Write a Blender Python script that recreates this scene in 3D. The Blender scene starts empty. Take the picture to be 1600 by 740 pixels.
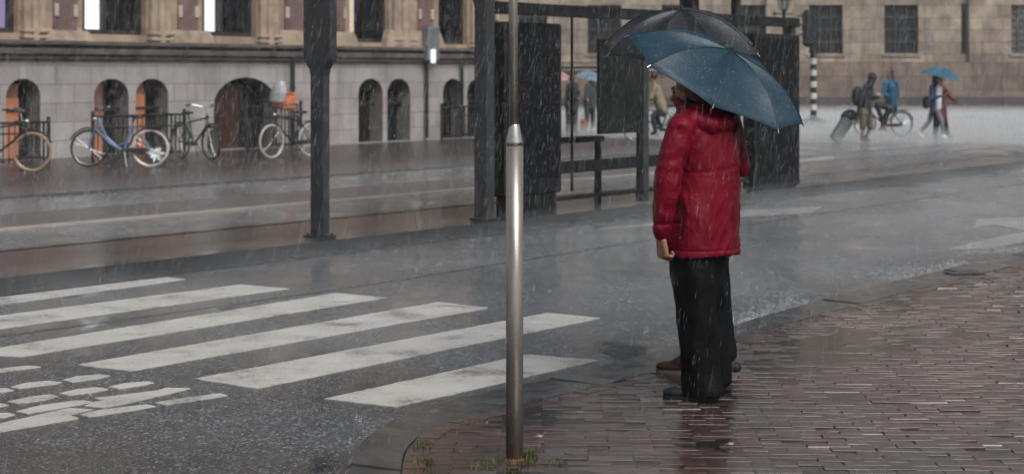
import bpy, bmesh, math, random
import numpy as np
from mathutils import Vector, Matrix, noise
from mathutils.geometry import tessellate_polygon
R = math.radians
random.seed(11)
# ------------------------------------------------------------------ camera, sky, sun, exposure
F, H = 2900.0, 1.73                      # focal length in photo pixels, eye height
scene = bpy.context.scene
col = scene.collection
cam_d = bpy.data.cameras.new('camera'); cam = bpy.data.objects.new('camera', cam_d); col.objects.link(cam)
cam.location = (0, 0, H); cam.rotation_euler = (R(90), 0, 0)
cam_d.sensor_width = 36; cam_d.lens = F / 1600 * 36
cam_d.shift_y = -(370 - 116) / 1600
cam_d.clip_start = .1; cam_d.clip_end = 1500
cam_d.dof.use_dof = True; cam_d.dof.focus_distance = 9.8; cam_d.dof.aperture_fstop = 3.6
scene.camera = cam
w = bpy.data.worlds.new('World'); scene.world = w; w.use_nodes = True
nt = w.node_tree; bg = nt.nodes['Background']
sky = nt.nodes.new('ShaderNodeTexSky'); sky.sky_type = 'NISHITA'; sky.sun_disc = False
SUN_EL, SUN_AZ = R(48), R(150)
sky.sun_elevation = SUN_EL; sky.sun_rotation = SUN_AZ; sky.dust_density = 4; sky.air_density = 1.0
hs = nt.nodes.new('ShaderNodeHueSaturation'); hs.inputs['Saturation'].default_value = .27
nt.links.new(sky.outputs[0], hs.inputs['Color']); nt.links.new(hs.outputs[0], bg.inputs[0])
bg.inputs[1].default_value = .085
sd = bpy.data.lights.new('sun', 'SUN'); sd.energy = 1.3; sd.angle = R(40); sd.color = (1, 1, .99)
so = bpy.data.objects.new('sun', sd); col.objects.link(so)
dv = Vector((math.sin(SUN_AZ) * math.cos(SUN_EL), math.cos(SUN_AZ) * math.cos(SUN_EL), math.sin(SUN_EL)))
so.rotation_euler = (-dv).to_track_quat('-Z', 'Y').to_euler(); so.location = (0, -20, 60)
vs = scene.view_settings; vs.view_transform = 'Standard'; vs.look = 'None'; vs.exposure = .53; vs.gamma = 1; vs.use_curve_mapping = False
scene.render.engine = 'CYCLES'
cy = scene.cycles; cy.use_denoising = True; cy.max_bounces = 6; cy.diffuse_bounces = 3; cy.glossy_bounces = 3
cy.transmission_bounces = 5; cy.transparent_max_bounces = 12; cy.volume_bounces = 2; cy.caustics_reflective = False; cy.caustics_refractive = False
try: cy.denoiser = 'OPENIMAGEDENOISE'
except Exception: pass

# ------------------------------------------------------------------ helpers
def G(px, py, z=0.0):
    Y = F * (H - z) / (py - 116); return Vector(((px - 800) * Y / F, Y, z))
def PX(px, py, Y):
    return Vector(((px - 800) * Y / F, Y, H - (py - 116) * Y / F))
DR = Vector((.567, .824, 0)).normalized(); NR = Vector((-DR.y, DR.x, 0))   # along the road; across it, away from the camera

class MB:
    """collects shapes for ONE mesh"""
    def __init__(s): s.v = []; s.f = []; s.m = []; s.mi = 0
    def add(s, vs_, fs):
        o = len(s.v); s.v += [tuple(p) for p in vs_]; s.f += [tuple(i + o for i in f) for f in fs]; s.m += [s.mi] * len(fs)
    def box(s, c, size, rz=0, bev=0):
        x, y, z = [k / 2 for k in size]; M = Matrix.Rotation(rz, 3, 'Z'); c = Vector(c)
        if bev:
            b = min(bev, x * .9, y * .9, z * .9); rings = []
            for zz, i in ((-z, b), (-z + b, 0), (z - b, 0), (z, b)):
                X, Y = x - i, y - i
                rings.append([(X - b, -Y), (X, -Y + b), (X, Y - b), (X - b, Y), (-X + b, Y), (-X, Y - b), (-X, -Y + b), (-X + b, -Y)])
                rings[-1] = [c + M @ Vector((p[0], p[1], zz)) for p in rings[-1]]
            s.loft(rings)
        else:
            V = [c + M @ Vector((a, b, d)) for a in (-x, x) for b in (-y, y) for d in (-z, z)]
            s.add(V, [(0, 1, 3, 2), (4, 6, 7, 5), (0, 4, 5, 1), (2, 3, 7, 6), (0, 2, 6, 4), (1, 5, 7, 3)])
    def loft(s, rings, caps=True, closed=True):
        n = len(rings[0]); o = len(s.v); s.v += [tuple(p) for r in rings for p in r]; fs = []
        for i in range(len(rings) - 1):
            for j in range(n if closed else n - 1):
                k = (j + 1) % n; fs.append((o + i * n + j, o + i * n + k, o + (i + 1) * n + k, o + (i + 1) * n + j))
        if caps: fs.append(tuple(o + j for j in range(n))[::-1]); fs.append(tuple(o + (len(rings) - 1) * n + j for j in range(n)))
        s.f += fs; s.m += [s.mi] * len(fs)
    def tube(s, pts, r, n=8, closed=False, caps=True):
        pts = [Vector(p) for p in pts]; rings = []; up = None
        N = len(pts)
        for i, p in enumerate(pts):
            a = pts[(i - 1) % N] if (closed or i > 0) else p; b = pts[(i + 1) % N] if (closed or i < N - 1) else p
            t = (b - a).normalized()
            if up is None: up = t.cross(Vector((0.13, .2, 1)) if abs(t.z) < .9 else Vector((1, .1, 0))).normalized()
            up = (up - t * up.dot(t)).normalized(); q = t.cross(up)
            rr = r[i] if isinstance(r, (list, tuple)) else r
            rings.append([p + (up * math.cos(k * 2 * math.pi / n) + q * math.sin(k * 2 * math.pi / n)) * rr for k in range(n)])
        if closed: rings.append(rings[0]); caps = False
        s.loft(rings, caps)
    def cap(s, p0, p1, r0, r1, n=14, fl=None):
        """round cone; fl = (direction, factor) flattens it along that direction"""
        p0 = Vector(p0); p1 = Vector(p1); t = p1 - p0
        L = t.length; t = t.normalized() if L > 1e-6 else Vector((0, 0, 1))
        u = t.cross(Vector((.1, .2, 1)) if abs(t.z) < .9 else Vector((1, .1, 0))).normalized(); q = t.cross(u); rings = []
        for c, r, sg in ((p0, r0, -1), (p1, r1, 1)):
            for a in ((80, 55, 30, 5) if sg < 0 else (5, 30, 55, 80)):
                rr = r * math.cos(R(a)); h = sg * r * math.sin(R(a))
                ring = [c + t * h + (u * math.cos(k * 2 * math.pi / n) + q * math.sin(k * 2 * math.pi / n)) * rr for k in range(n)]
                if fl:
                    d, f = Vector(fl[0]).normalized(), fl[1]; ring = [x - d * ((x - (c + t * h)).dot(d)) * (1 - f) for x in ring]
                rings.append(ring)
        s.loft(rings)
    def ell(s, c, ax, n=16):
        """ellipsoid; ax = three vectors"""
        rings = []
        for i in range(1, 12):
            a = -math.pi / 2 + math.pi * i / 12
            rings.append([Vector(c) + Vector(ax[2]) * math.sin(a) + (Vector(ax[0]) * math.cos(k * 2 * math.pi / n) + Vector(ax[1]) * math.sin(k * 2 * math.pi / n)) * math.cos(a) for k in range(n)])
        s.loft(rings)
    def prism(s, pts, z0, z1):
        n = len(pts); s.add([(p[0], p[1], z0) for p in pts] + [(p[0], p[1], z1) for p in pts],
              [tuple(range(n))[::-1], tuple(range(n, 2 * n))] + [(i, (i + 1) % n, (i + 1) % n + n, i + n) for i in range(n)])
    def build(s, name, mats, parent=None, root=None, smooth=False):
        me = bpy.data.meshes.new(name); me.from_pydata(s.v, [], s.f)
        for m in (mats if isinstance(mats, (list, tuple)) else [mats]): me.materials.append(m)
        if any(s.m): me.polygons.foreach_set('material_index', s.m)
        bm = bmesh.new(); bm.from_mesh(me); bmesh.ops.recalc_face_normals(bm, faces=bm.faces); bm.to_mesh(me); bm.free()
        if smooth: me.polygons.foreach_set('use_smooth', [True] * len(me.polygons))
        if root is not None: me.transform(Matrix.Translation(-Vector(root)))
        o = bpy.data.objects.new(name, me); col.objects.link(o)
        if parent: o.parent = parent
        elif root is not None: o.location = root
        return o
def tag(o, label=None, cat=None, group=None, kind=None):
    if label: o['label'] = label
    if cat: o['category'] = cat
    if group: o['group'] = group
    if kind: o['kind'] = kind
    return o
def empty(name, loc, label, cat, group=None, rz=0):
    o = bpy.data.objects.new(name, None); col.objects.link(o); o.location = loc; o.rotation_euler = (0, 0, rz); o.empty_display_size = .3
    return tag(o, label, cat, group)
def copy_tree(o, parent=None):
    c = o.copy(); col.objects.link(c)
    if parent: c.parent = parent
    for ch in list(o.children): copy_tree(ch, c)
    return c
def bake(mb, name, mat, voxel, parent, root, smooth=6, fac=.6, fold=None):
    """fuse overlapping closed shapes into one continuous skin"""
    o = mb.build(name, mat)
    r = o.modifiers.new('r', 'REMESH'); r.mode = 'VOXEL'; r.voxel_size = voxel; r.use_smooth_shade = True
    if smooth:
        s = o.modifiers.new('s', 'SMOOTH'); s.factor = fac; s.iterations = smooth
    dg = bpy.context.evaluated_depsgraph_get(); dg.update()
    me = bpy.data.meshes.new_from_object(o.evaluated_get(dg)); old = o.data
    o.modifiers.clear(); o.data = me; bpy.data.meshes.remove(old)
    if not me.materials: me.materials.append(mat)
    if fold:
        n = len(me.vertices); nrm = [v.normal.copy() for v in me.vertices]
        for i, v in enumerate(me.vertices): v.co += nrm[i] * fold(v.co, nrm[i])
    me.polygons.foreach_set('use_smooth', [True] * len(me.polygons))
    me.transform(Matrix.Translation(-Vector(root)))
    if parent: o.parent = parent
    else: o.location = root
    return o

# ------------------------------------------------------------------ materials
class N:
    def __init__(s, name):
        s.m = bpy.data.materials.new(name); s.m.use_nodes = True; s.t = s.m.node_tree; s.b = s.t.nodes['Principled BSDF']
        s.tc = s.new('ShaderNodeTexCoord')
    def new(s, t, **k):
        n = s.t.nodes.new(t)
        for a, b in k.items(): setattr(n, a, b)
        return n
    def ln(s, a, b): s.t.links.new(a, b)
    def noise(s, scale, detail=4, rough=.6, vec=None, dist=0):
        n = s.new('ShaderNodeTexNoise'); n.inputs['Scale'].default_value = scale; n.inputs['Detail'].default_value = detail; n.inputs['Roughness'].default_value = rough; n.inputs['Distortion'].default_value = dist
        s.ln(vec if vec else s.tc.outputs['Object'], n.inputs['Vector']); return n.outputs['Fac']
    def mapv(s, scale=(1, 1, 1), rot=(0, 0, 0)):
        m = s.new('ShaderNodeMapping'); m.inputs['Scale'].default_value = scale; m.inputs['Rotation'].default_value = rot
        s.ln(s.tc.outputs['Object'], m.inputs['Vector']); return m.outputs[0]
    def ramp(s, fac, stops):
        r = s.new('ShaderNodeValToRGB'); e = r.color_ramp.elements
        while len(e) < len(stops): e.new(.5)
        for i, (p, c) in enumerate(stops):
            e[i].position = p; e[i].color = (c, c, c, 1) if isinstance(c, (int, float)) else (*c, 1)
        s.ln(fac, r.inputs[0]); return r.outputs[0]
    def mix(s, fac, a, b, mode='MIX'):
        m = s.new('ShaderNodeMix', data_type='RGBA', blend_type=mode)
        for sock, v in ((m.inputs['Factor'], fac), (m.inputs['A'], a), (m.inputs['B'], b)):
            if isinstance(v, bpy.types.NodeSocket): s.ln(v, sock)
            elif isinstance(v, (int, float)): sock.default_value = v if sock.type == 'VALUE' else (v, v, v, 1)
            else: sock.default_value = (*v, 1)
        return m.outputs['Result']
    def bump(s, h, strength=.3, dist=.01, prev=None):
        b = s.new('ShaderNodeBump'); b.inputs['Strength'].default_value = strength; b.inputs['Distance'].default_value = dist
        s.ln(h, b.inputs['Height'])
        if prev: s.ln(prev, b.inputs['Normal'])
        s.ln(b.outputs[0], s.b.inputs['Normal']); return b.outputs[0]
    def set(s, **k):
        for a, v in k.items():
            i = s.b.inputs[a.replace('_', ' ')]
            if isinstance(v, bpy.types.NodeSocket): s.ln(v, i)
            elif isinstance(v, tuple): i.default_value = (*v, 1)
            else: i.default_value = v
        return s
def sc(c, k): return tuple(min(1, x * k) for x in c)
def simple(name, c, rough=.5, metal=0, var=.25, scale=6, bump=0, bscale=60, coat=0, rvar=.1, spec=.5, bd=.002):
    n = N(name); f = n.noise(scale)
    n.set(Base_Color=n.ramp(f, [(.3, sc(c, 1 - var)), (.7, sc(c, 1 + var))]), Metallic=metal)
    n.set(Roughness=n.ramp(n.noise(scale * 2.3), [(.3, max(.03, rough - rvar)), (.7, min(1, rough + rvar))]))
    n.b.inputs['Coat Weight'].default_value = coat; n.b.inputs['Coat Roughness'].default_value = .08; n.b.inputs['Specular IOR Level'].default_value = spec
    if bump: n.bump(n.noise(bscale, 3), bump, bd)
    return n.m
def emis(name, c, st, c2=None):
    n = N(name); f = n.noise(1.5); n.set(Base_Color=(.1, .1, .1), Roughness=.4)
    n.set(Emission_Color=n.ramp(f, [(.3, c), (.75, c2 or sc(c, .9))])); n.b.inputs['Emission Strength'].default_value = st; return n.m
def blocks(name, c1, c2, mortar, bw, bh, ms=.008, var=.25, rough=.75, bump=.5, stain=None, off=.5, plane='XZ', dark=.6):
    n = N(name); sp = n.new('ShaderNodeSeparateXYZ'); n.ln(n.tc.outputs['Object'], sp.inputs[0]); cb = n.new('ShaderNodeCombineXYZ')
    n.ln(sp.outputs['X'], cb.inputs[0]); n.ln(sp.outputs['Z' if plane == 'XZ' else 'Y'], cb.inputs[1])
    br = n.new('ShaderNodeTexBrick'); br.offset = off; n.ln(cb.outputs[0], br.inputs['Vector'])
    br.inputs['Color1'].default_value = (*c1, 1); br.inputs['Color2'].default_value = (*c2, 1); br.inputs['Mortar'].default_value = (*mortar, 1)
    br.inputs['Scale'].default_value = 1; br.inputs['Mortar Size'].default_value = ms; br.inputs['Mortar Smooth'].default_value = .4
    br.inputs['Brick Width'].default_value = bw; br.inputs['Row Height'].default_value = bh; br.inputs['Bias'].default_value = -.1
    a = n.ramp(n.noise(1.1, 6, .65), [(.3, 1 - var), (.7, 1 + var)])
    c = n.mix(1.0, br.outputs['Color'], a, 'MULTIPLY')
    st = n.noise(1, 5, .7, n.mapv((2.2, 2.2, .25)))                      # rain-washed vertical stains
    c = n.mix(n.ramp(st, [(.5, 0.0), (.72, 1.0)]), c, n.mix(1.0, c, stain or (dark, dark, dark * .97), 'MULTIPLY'))
    n.set(Base_Color=c, Roughness=rough); n.b.inputs['Specular IOR Level'].default_value = .35
    h = n.mix(.25, br.outputs['Fac'], n.noise(25, 5)); inv = n.new('ShaderNodeInvert'); n.ln(h, inv.inputs['Color']); n.bump(inv.outputs[0], bump, .02)
    return n.m

M = {}
# wet asphalt: pale and dark chippings under a film of water that lies thicker in places
def asphalt(name, base, speck=1.0, wet=.5, tint=(1, 1, 1)):
    n = N(name); v = n.new('ShaderNodeTexVoronoi'); v.inputs['Scale'].default_value = 85; n.ln(n.tc.outputs['Object'], v.inputs['Vector'])
    g = n.ramp(v.outputs['Color'], [(.12, base * .3), (.45, base * .9), (.72, base * 1.5), (.95, base * (1 + 6.5 * speck))])
    big = n.ramp(n.noise(.55, 6, .6), [(.35, .62), (.7, 1.3)]); c = n.mix(1., g, big, 'MULTIPLY'); c = n.mix(1., c, tint, 'MULTIPLY')
    film = n.ramp(n.noise(.9, 5, .65, n.mapv((1, .55, 1))), [(.5 - .2 * wet, 0.), (.62, 1.)])
    r = n.mix(film, .36, .07); n.set(Base_Color=n.mix(film, c, n.mix(1., c, (.62, .64, .67), 'MULTIPLY')), Roughness=r)
    hh = n.mix(n.mix(film, 0., .93), v.outputs['Distance'], .3); b1 = n.bump(hh, .6, .004); n.bump(n.noise(5, 3, .6), .10, .01, b1)
    n.b.inputs['Specular IOR Level'].default_value = .6
    return n.m
M['asphalt'] = asphalt('wet_asphalt', .066, .8, .75, (.90, 1.0, 1.10))
M['asphalt_far'] = asphalt('wet_asphalt_far', .10, .5, .9, (.97, 1, 1.04))  # paler base: grey mist of splashes painted into the asphalt colour
def paint(k=1.0):
    n = N('road_paint'); wn = n.noise(38, 6, .75); big = n.noise(2.2, 5, .6)
    c = n.ramp(big, [(.3, (.41 * k, .395 * k, .365 * k)), (.7, (.53 * k, .515 * k, .485 * k))])
    wear = n.ramp(n.mix(.55, wn, big), [(.37, 1.), (.47, 0.)])
    n.set(Base_Color=n.mix(wear, c, (.12, .117, .113)), Roughness=n.ramp(n.noise(4), [(.3, .2), (.7, .5)])); n.bump(n.noise(160, 3), .3, .002); return n.m
M['paint'] = paint(); M['paint_worn'] = paint(.5)
def klinker():
    n = N('wet_brick'); at = n.new('ShaderNodeAttribute'); at.attribute_name = 'tone'
    c = n.ramp(at.outputs['Fac'], [(0., (.032, .023, .022)), (.35, (.052, .032, .029)), (.65, (.072, .042, .036)), (.85, (.070, .052, .047)), (1., (.11, .072, .056))])
    c = n.mix(1., c, n.ramp(n.noise(30, 5, .7), [(.3, .6), (.72, 1.4)]), 'MULTIPLY')
    moss = n.ramp(n.noise(1.3, 5, .7), [(.6, 0.), (.75, .5)]); c = n.mix(moss, c, (.055, .055, .035))
    n.set(Base_Color=c, Roughness=n.ramp(n.noise(2.2, 5, .7), [(.32, .07), (.7, .30)])); n.bump(n.noise(70, 5, .7), .22, .003); n.b.inputs['Specular IOR Level'].default_value = .7; return n.m
M['brick'] = klinker()
M['joint'] = simple('joint_sand', (.03, .027, .024), .35, var=.4, scale=9, bump=.3, bscale=60)
M['platform_brick'] = blocks('platform_brick', (.085, .058, .047), (.055, .044, .04), (.03, .028, .026), .2, .1, .008, .35, .22, .5, plane='XY')
M['far_brick'] = blocks('far_brick', (.065, .05, .047), (.05, .041, .04), (.025, .022, .02), .2, .1, .008, .35, .3, .4, plane='XY')
M['kerb_dark'] = simple('dark_wet_kerbstone', (.016, .018, .019), .2, var=.35, scale=2, bump=.25, bscale=25, rvar=.08, bd=.003)
M['kerb'] = simple('wet_kerbstone', (.042, .047, .052), .18, var=.35, scale=3, bump=.25, bscale=45, rvar=.1, bd=.003)
M['line'] = simple('pale_kerb_line', (.34, .29, .25), .4, var=.25, scale=3, bump=.2)
M['seam'] = simple('road_seam', (.016, .016, .017), .25, var=.3, scale=3)
wn_ = N('puddle_water'); wn_.set(Base_Color=(.02, .019, .019), Roughness=.14); wn_.b.inputs['Specular IOR Level'].default_value = .6
wn_.bump(wn_.noise(22, 3, .6), .22, .004); M['water'] = wn_.m
M['stone_low'] = blocks('pale_plinth_stone', (.35, .325, .31), (.29, .265, .255), (.13, .12, .11), .95, .38, .008, .2, .7, .4, dark=.72)
M['stone_tan'] = blocks('tan_sandstone', (.36, .265, .185), (.27, .2, .145), (.16, .12, .09), .55, .3, .006, .25, .75, .4, dark=.6)
M['stone_up'] = simple('carved_sandstone', (.33, .25, .185), .75, var=.35, scale=2.5, bump=.4, bscale=12, bd=.02)
M['quoin'] = simple('grey_quoin_stone', (.42, .36, .30), .75, var=.2, scale=3, bump=.3, bscale=20, bd=.01)
M['purple_brick'] = blocks('purple_brick', (.20, .12, .11), (.165, .098, .092), (.09, .07, .065), .21, .062, .006, .2, .75, .4)
M['ledge'] = simple('weathered_ledge_stone', (.085, .07, .062), .6, var=.5, scale=2.2, bump=.4, bscale=14, bd=.02)
M['palace'] = blocks('palace_sandstone', (.34, .275, .215), (.22, .18, .148), (.12, .095, .08), 1.9, .72, .02, .45, .8, .35, dark=.55)
M['palace_low'] = blocks('palace_plinth_stone', (.22, .165, .13), (.14, .11, .092), (.06, .05, .042), 2.2, .8, .02, .35, .75, .35, dark=.5)
M['palace_base'] = simple('palace_base_stone', (.06, .05, .046), .6, var=.4, scale=.6, bump=.3, bscale=3)
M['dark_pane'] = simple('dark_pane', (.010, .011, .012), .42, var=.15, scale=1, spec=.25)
M['frame_dark'] = simple('dark_window_frame', (.022, .018, .016), .5, var=.4, scale=5, bump=.2)
M['lit'] = emis('lit_window', (.95, .97, 1.0), .75, (.85, .9, .95))
M['lit_violet'] = emis('violet_window', (.16, .12, .26), .8)
M['lit_warm'] = emis('warm_window', (1., .45, .16), .55, (.7, .75, .7))
M['orange'] = emis('orange_lit_board', (1., .25, .03), .24, (.55, .12, .01))
M['orange_dim'] = emis('orange_dim_board', (.5, .12, .01), .12, (.25, .06, .01))
M['door'] = simple('brown_door', (.045, .016, .012), .45, var=.4, scale=4, bump=.3)
M['iron'] = simple('black_iron', (.010, .011, .011), .38, var=.3, scale=8, bump=.2)
M['shelter'] = simple('charcoal_steel', (.032, .034, .036), .45, var=.22, scale=4, bump=.25, bscale=30, rvar=.12, spec=.35)
M['shelter_dk'] = simple('dark_shelter_steel', (.007, .008, .008), .42, var=.3, scale=3, bump=.15, spec=.25)
M['poster'] = simple('blank_dark_poster', (.007, .0078, .0085), .6, var=.06, scale=1, rvar=.03, spec=.12)
M['poster_b'] = simple('dark_green_brown_poster', (.008, .010, .009), .45, var=.5, scale=3, spec=.25)
def glass():
    n = N('wet_shelter_glass'); n.set(Base_Color=n.ramp(n.noise(2.5, 5), [(.3, (.84, .88, .88)), (.7, (.93, .95, .95))]), Roughness=0.0, Transmission_Weight=1.0, IOR=1.08); return n.m
M['glass'] = glass()
n = N('brushed_steel'); n.set(Base_Color=n.ramp(n.noise(3, 6, .7, n.mapv((6, 6, .5))), [(.3, (.19, .165, .145)), (.7, (.42, .39, .35))]), Metallic=.7, Roughness=n.ramp(n.noise(9, 5, .7, n.mapv((3, 3, .6))), [(.3, .2), (.7, .42)]))
n.bump(n.noise(60, 5, .7, n.mapv((2, 2, .15))), .12, .002); M['steel'] = n.m
M['rust'] = simple('rusty_foot', (.16, .06, .02), .7, var=.5, scale=20, bump=.4)
n = N('grass_blades'); n.set(Base_Color=n.ramp(n.noise(30), [(.3, (.035, .065, .012)), (.7, (.11, .13, .025))]), Roughness=.4); M['grass'] = n.m
M['skin'] = simple('skin', (.27, .13, .08), .42, var=.18, scale=20, rvar=.08)
M['skin_dark'] = simple('skin_dark', (.20, .095, .06), .42, var=.18, scale=14)
M['lips'] = simple('lips', (.30, .08, .07), .4, var=.1)
M['eye'] = simple('eye_dark', (.03, .02, .015), .2, var=.1)
def cloth(name, c, rough=.55, wet=.5, fine=220, var=.25, bump=.12, sheen=0, dk=.45, crease=0, spec=.22):
    n = N(name); f = n.noise(3.2, 6, .65)
    cc = n.ramp(f, [(.32, sc(c, 1 - var * .8)), (.7, sc(c, 1 + var))])
    soak = n.ramp(n.noise(1.7, 5, .6, n.mapv((1.4, 1.4, .7))), [(.48, 0.), (.62, wet)])
    n.set(Base_Color=n.mix(soak, cc, sc(c, dk)), Roughness=n.mix(soak, rough, rough * .6)); n.b.inputs['Sheen Weight'].default_value = sheen; n.b.inputs['Specular IOR Level'].default_value = spec
    b = n.bump(n.noise(fine, 2), bump, .001); b = n.bump(n.noise(16, 5, .6), .35, .006, b)
    if crease:
        b = n.bump(n.ramp(n.noise(6.5, 3, .55, n.mapv((1.3, 1.3, .8), (.3, .5, 0)), .35), [(.43, 0.), (.5, 1.), (.58, 0.)]), crease, .009, b)
        n.bump(n.ramp(n.noise(15, 3, .5, n.mapv((1, 1, .9), (.9, .2, 0)), .2), [(.42, 0.), (.5, 1.), (.6, 0.)]), crease * .7, .004, b)
    return n.m
M['red'] = cloth('wet_crimson_nylon', (.135, .0035, .014), .45, .85, dk=.36, var=.25, crease=.2, spec=.14)
M['blacktr'] = cloth('soaked_black_cloth', (.004, .0045, .005), .7, .4, spec=.12, crease=.2)
M['blackshoe'] = cloth('black_suede', (.016, .018, .022), .6, .4)
M['tealcoat'] = cloth('teal_coat', (.02, .09, .13), .5, .5)
M['brownshoe'] = cloth('brown_shoe', (.035, .018, .012), .5, .5)
M['sole'] = simple('grey_sole', (.10, .09, .075), .6)
M['blacklining'] = cloth('black_lining', (.01, .01, .012), .7, .3)
def brolly(name, c, trans, rough=.35, var=.2):
    n = N(name); n.set(Base_Color=n.ramp(n.noise(5, 6, .7), [(.3, sc(c, 1 - var)), (.7, sc(c, 1 + var))]), Roughness=n.ramp(n.noise(8, 5, .7), [(.35, rough - .1), (.65, rough + .15)]))
    n.b.inputs['Coat Weight'].default_value = .15; n.b.inputs['Coat Roughness'].default_value = .3; n.b.inputs['Specular IOR Level'].default_value = .35
    b = n.bump(n.noise(9, 5, .7), .9, .008); n.bump(n.noise(120, 3, .8), .7, .002, b)
    return n.m
M['blue_canopy'] = brolly('wet_petrol_blue_nylon', (.008, .033, .054), .2, .42)
M['black_canopy'] = brolly('wet_black_nylon', (.013, .015, .019), .1, .36)
M['far_blue_canopy'] = brolly('far_blue_nylon', (.025, .10, .155), .2)
M['pink_canopy'] = brolly('pink_nylon', (.42, .20, .21), .2)
M['pale_blue_canopy'] = brolly('pale_blue_nylon', (.16, .22, .27), .2)
M['chrome'] = simple('thin_steel', (.5, .5, .5), .25, 1, var=.1)
n = N('rain_drop'); n.set(Base_Color=n.ramp(n.noise(2), [(.3, (.62, .65, .68)), (.7, (.8, .82, .84))]), Roughness=.15, Transmission_Weight=.15); n.b.inputs['Alpha'].default_value = .30; M['rain'] = n.m
n = N('water_bead'); n.set(Base_Color=n.ramp(n.noise(2), [(.3, (.6, .66, .7)), (.7, (.9, .92, .95))]), Roughness=.05, Transmission_Weight=.5); M['bead'] = n.m

# ------------------------------------------------------------------ ground, roads, pavements
g = MB(); g.add([(-320, -60, 0), (320, -60, 0), (320, 320, 0), (-320, 320, 0)], [(0, 1, 2, 3)])
tag(g.build('road', M['asphalt']), kind='structure')
def line_pt(P, t, off=0): return P + DR * t + NR * off
K0 = G(786, 361)                                            # a point on the far kerb's foot
# far carriageway and square beyond the platform
P1 = G(440, 359); 
sq = MB(); a, b = line_pt(P1, -60), line_pt(P1, 330)
sq.add([(a.x, a.y, .004), (b.x, b.y, .004), (b.x - 300, b.y + 60, .004), (a.x - 240, a.y + 60, .004)], [(0, 1, 2, 3)])
tag(sq.build('tram_lane', M['asphalt_far']), kind='structure')
def band(name, mat, P, off0, off1, z, t0=-30, t1=60, zb=None, rz=True):
    mb = MB(); d = []
    L = t1 - t0; W_ = off1 - off0
    mb.add([(0, 0, 0), (L, 0, 0), (L, W_, 0), (0, W_, 0)], [(0, 1, 2, 3)]) if zb is None else mb.prism([(0, 0), (L, 0), (L, W_), (0, W_)], zb - z, 0)
    o = mb.build(name, mat); p = line_pt(P, t0, off0); o.location = (p.x, p.y, z); o.rotation_euler = (0, 0, math.atan2(DR.y, DR.x)); return tag(o, kind='structure')
# the platform (refuge): kerbstones, brick top
band('platform_kerb', M['kerb_dark'], K0, 0, .2, .115, -30, 60, -.05)
band('platform_pavement', M['platform_brick'], K0, .2, 1.75, .112, -30, 8.6, -.05)
band('platform_back_kerb', M['kerb_dark'], K0, 1.75, 1.87, .118, -30, 8.6, -.05)
band('platform_end', M['asphalt_far'], K0, .2, 1.0, .112, 8.61, 60, -.05)
PL = G(440, 323)
band('tram_lane_edge', M['line'], PL, 0, .13, .03, -30, 17, 0)
band('brick_lane', M['far_brick'], PL, .2, 1.9, .008, -30, 17)
PB = G(440, 281)
band('far_pavement', M['far_brick'], PB, 0.15, 60, .03, -40, 19.3, -.05)
band('far_kerb', M['kerb_dark'], PB, 0, .15, .034, -40, 19.3, -.05)
# seam in the carriageway
ps = [G(0, 526), G(500, 457), G(786, 412), G(1140, 355), G(1600, 287)]
ps = [ps[0] - DR * 8] + ps + [ps[-1] + DR * 12]
sm = MB()
for i in range(len(ps) - 1):
    p, q = ps[i], ps[i + 1]; sm.add([(p.x, p.y, .005), (q.x, q.y, .005), (q.x - .028, q.y + .02, .005), (p.x - .028, p.y + .02, .005)], [(0, 1, 2, 3)])
tag(sm.build('road_seam', M['seam']), kind='structure')
gt = band('far_gutter', M['seam'], K0, -.22, 0, .006)
# faint lines across the square at the right
for j, (p, q) in enumerate((((1240, 247), (1620, 214)), ((1180, 262), (1620, 226)))):
    a, b = G(*p), G(*q); d = (b - a); a = a - d * .2; b = b + d * .2; mb = MB()
    mb.add([(a.x, a.y, .009), (b.x, b.y, .009), (b.x, b.y + .35, .009), (a.x, a.y + .3, .009)], [(0, 1, 2, 3)]); tag(mb.build('tram_track_line', M['kerb']), kind='structure')
# crosswalk and other painted marks: each a thin coat of paint with ragged edges
def mark(poly, name='crosswalk_stripe', jit=.003):
    pts = [G(*p) for p in poly]; out = []
    for i, p in enumerate(pts):
        q = pts[(i + 1) % len(pts)]; n_ = max(1, int((q - p).length / .05))
        for k in range(n_):
            c = p.lerp(q, k / n_); out.append(Vector((c.x + random.gauss(0, jit), c.y + random.gauss(0, jit), 0)))
    mb = MB(); tris = tessellate_polygon([out]); n_ = len(out)
    mb.add([(p.x, p.y, .0042) for p in out] + [(p.x, p.y, .0) for p in out], list(tris) + [(i, (i + 1) % n_, (i + 1) % n_ + n_, i + n_) for i in range(n_)])
    return tag(mb.build(name, M['paint_worn' if name == 'road_arrow' else 'paint']), kind='structure')
mark([(508, 623), (618, 636), (937, 563), (822, 554)])
mark([(303, 592), (402, 607), (938, 497), (855, 489)])
mark([(120, 570), (203, 580), (763, 481), (685, 472)])
mark([(-60, 553), (33, 557.5), (605, 465), (525, 458)])
mark([(-160, 514), (-60, 522), (452, 451), (376, 444.6)])
mark([(-160, 484), (-70, 486), (290, 436.5), (262, 433)])
zA = lambda L: [(x / 4.625, 540 + y / 4.625) for x, y in L]; zB = lambda L: [(x / 2.312, 420 + y / 2.312) for x, y in L]
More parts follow.
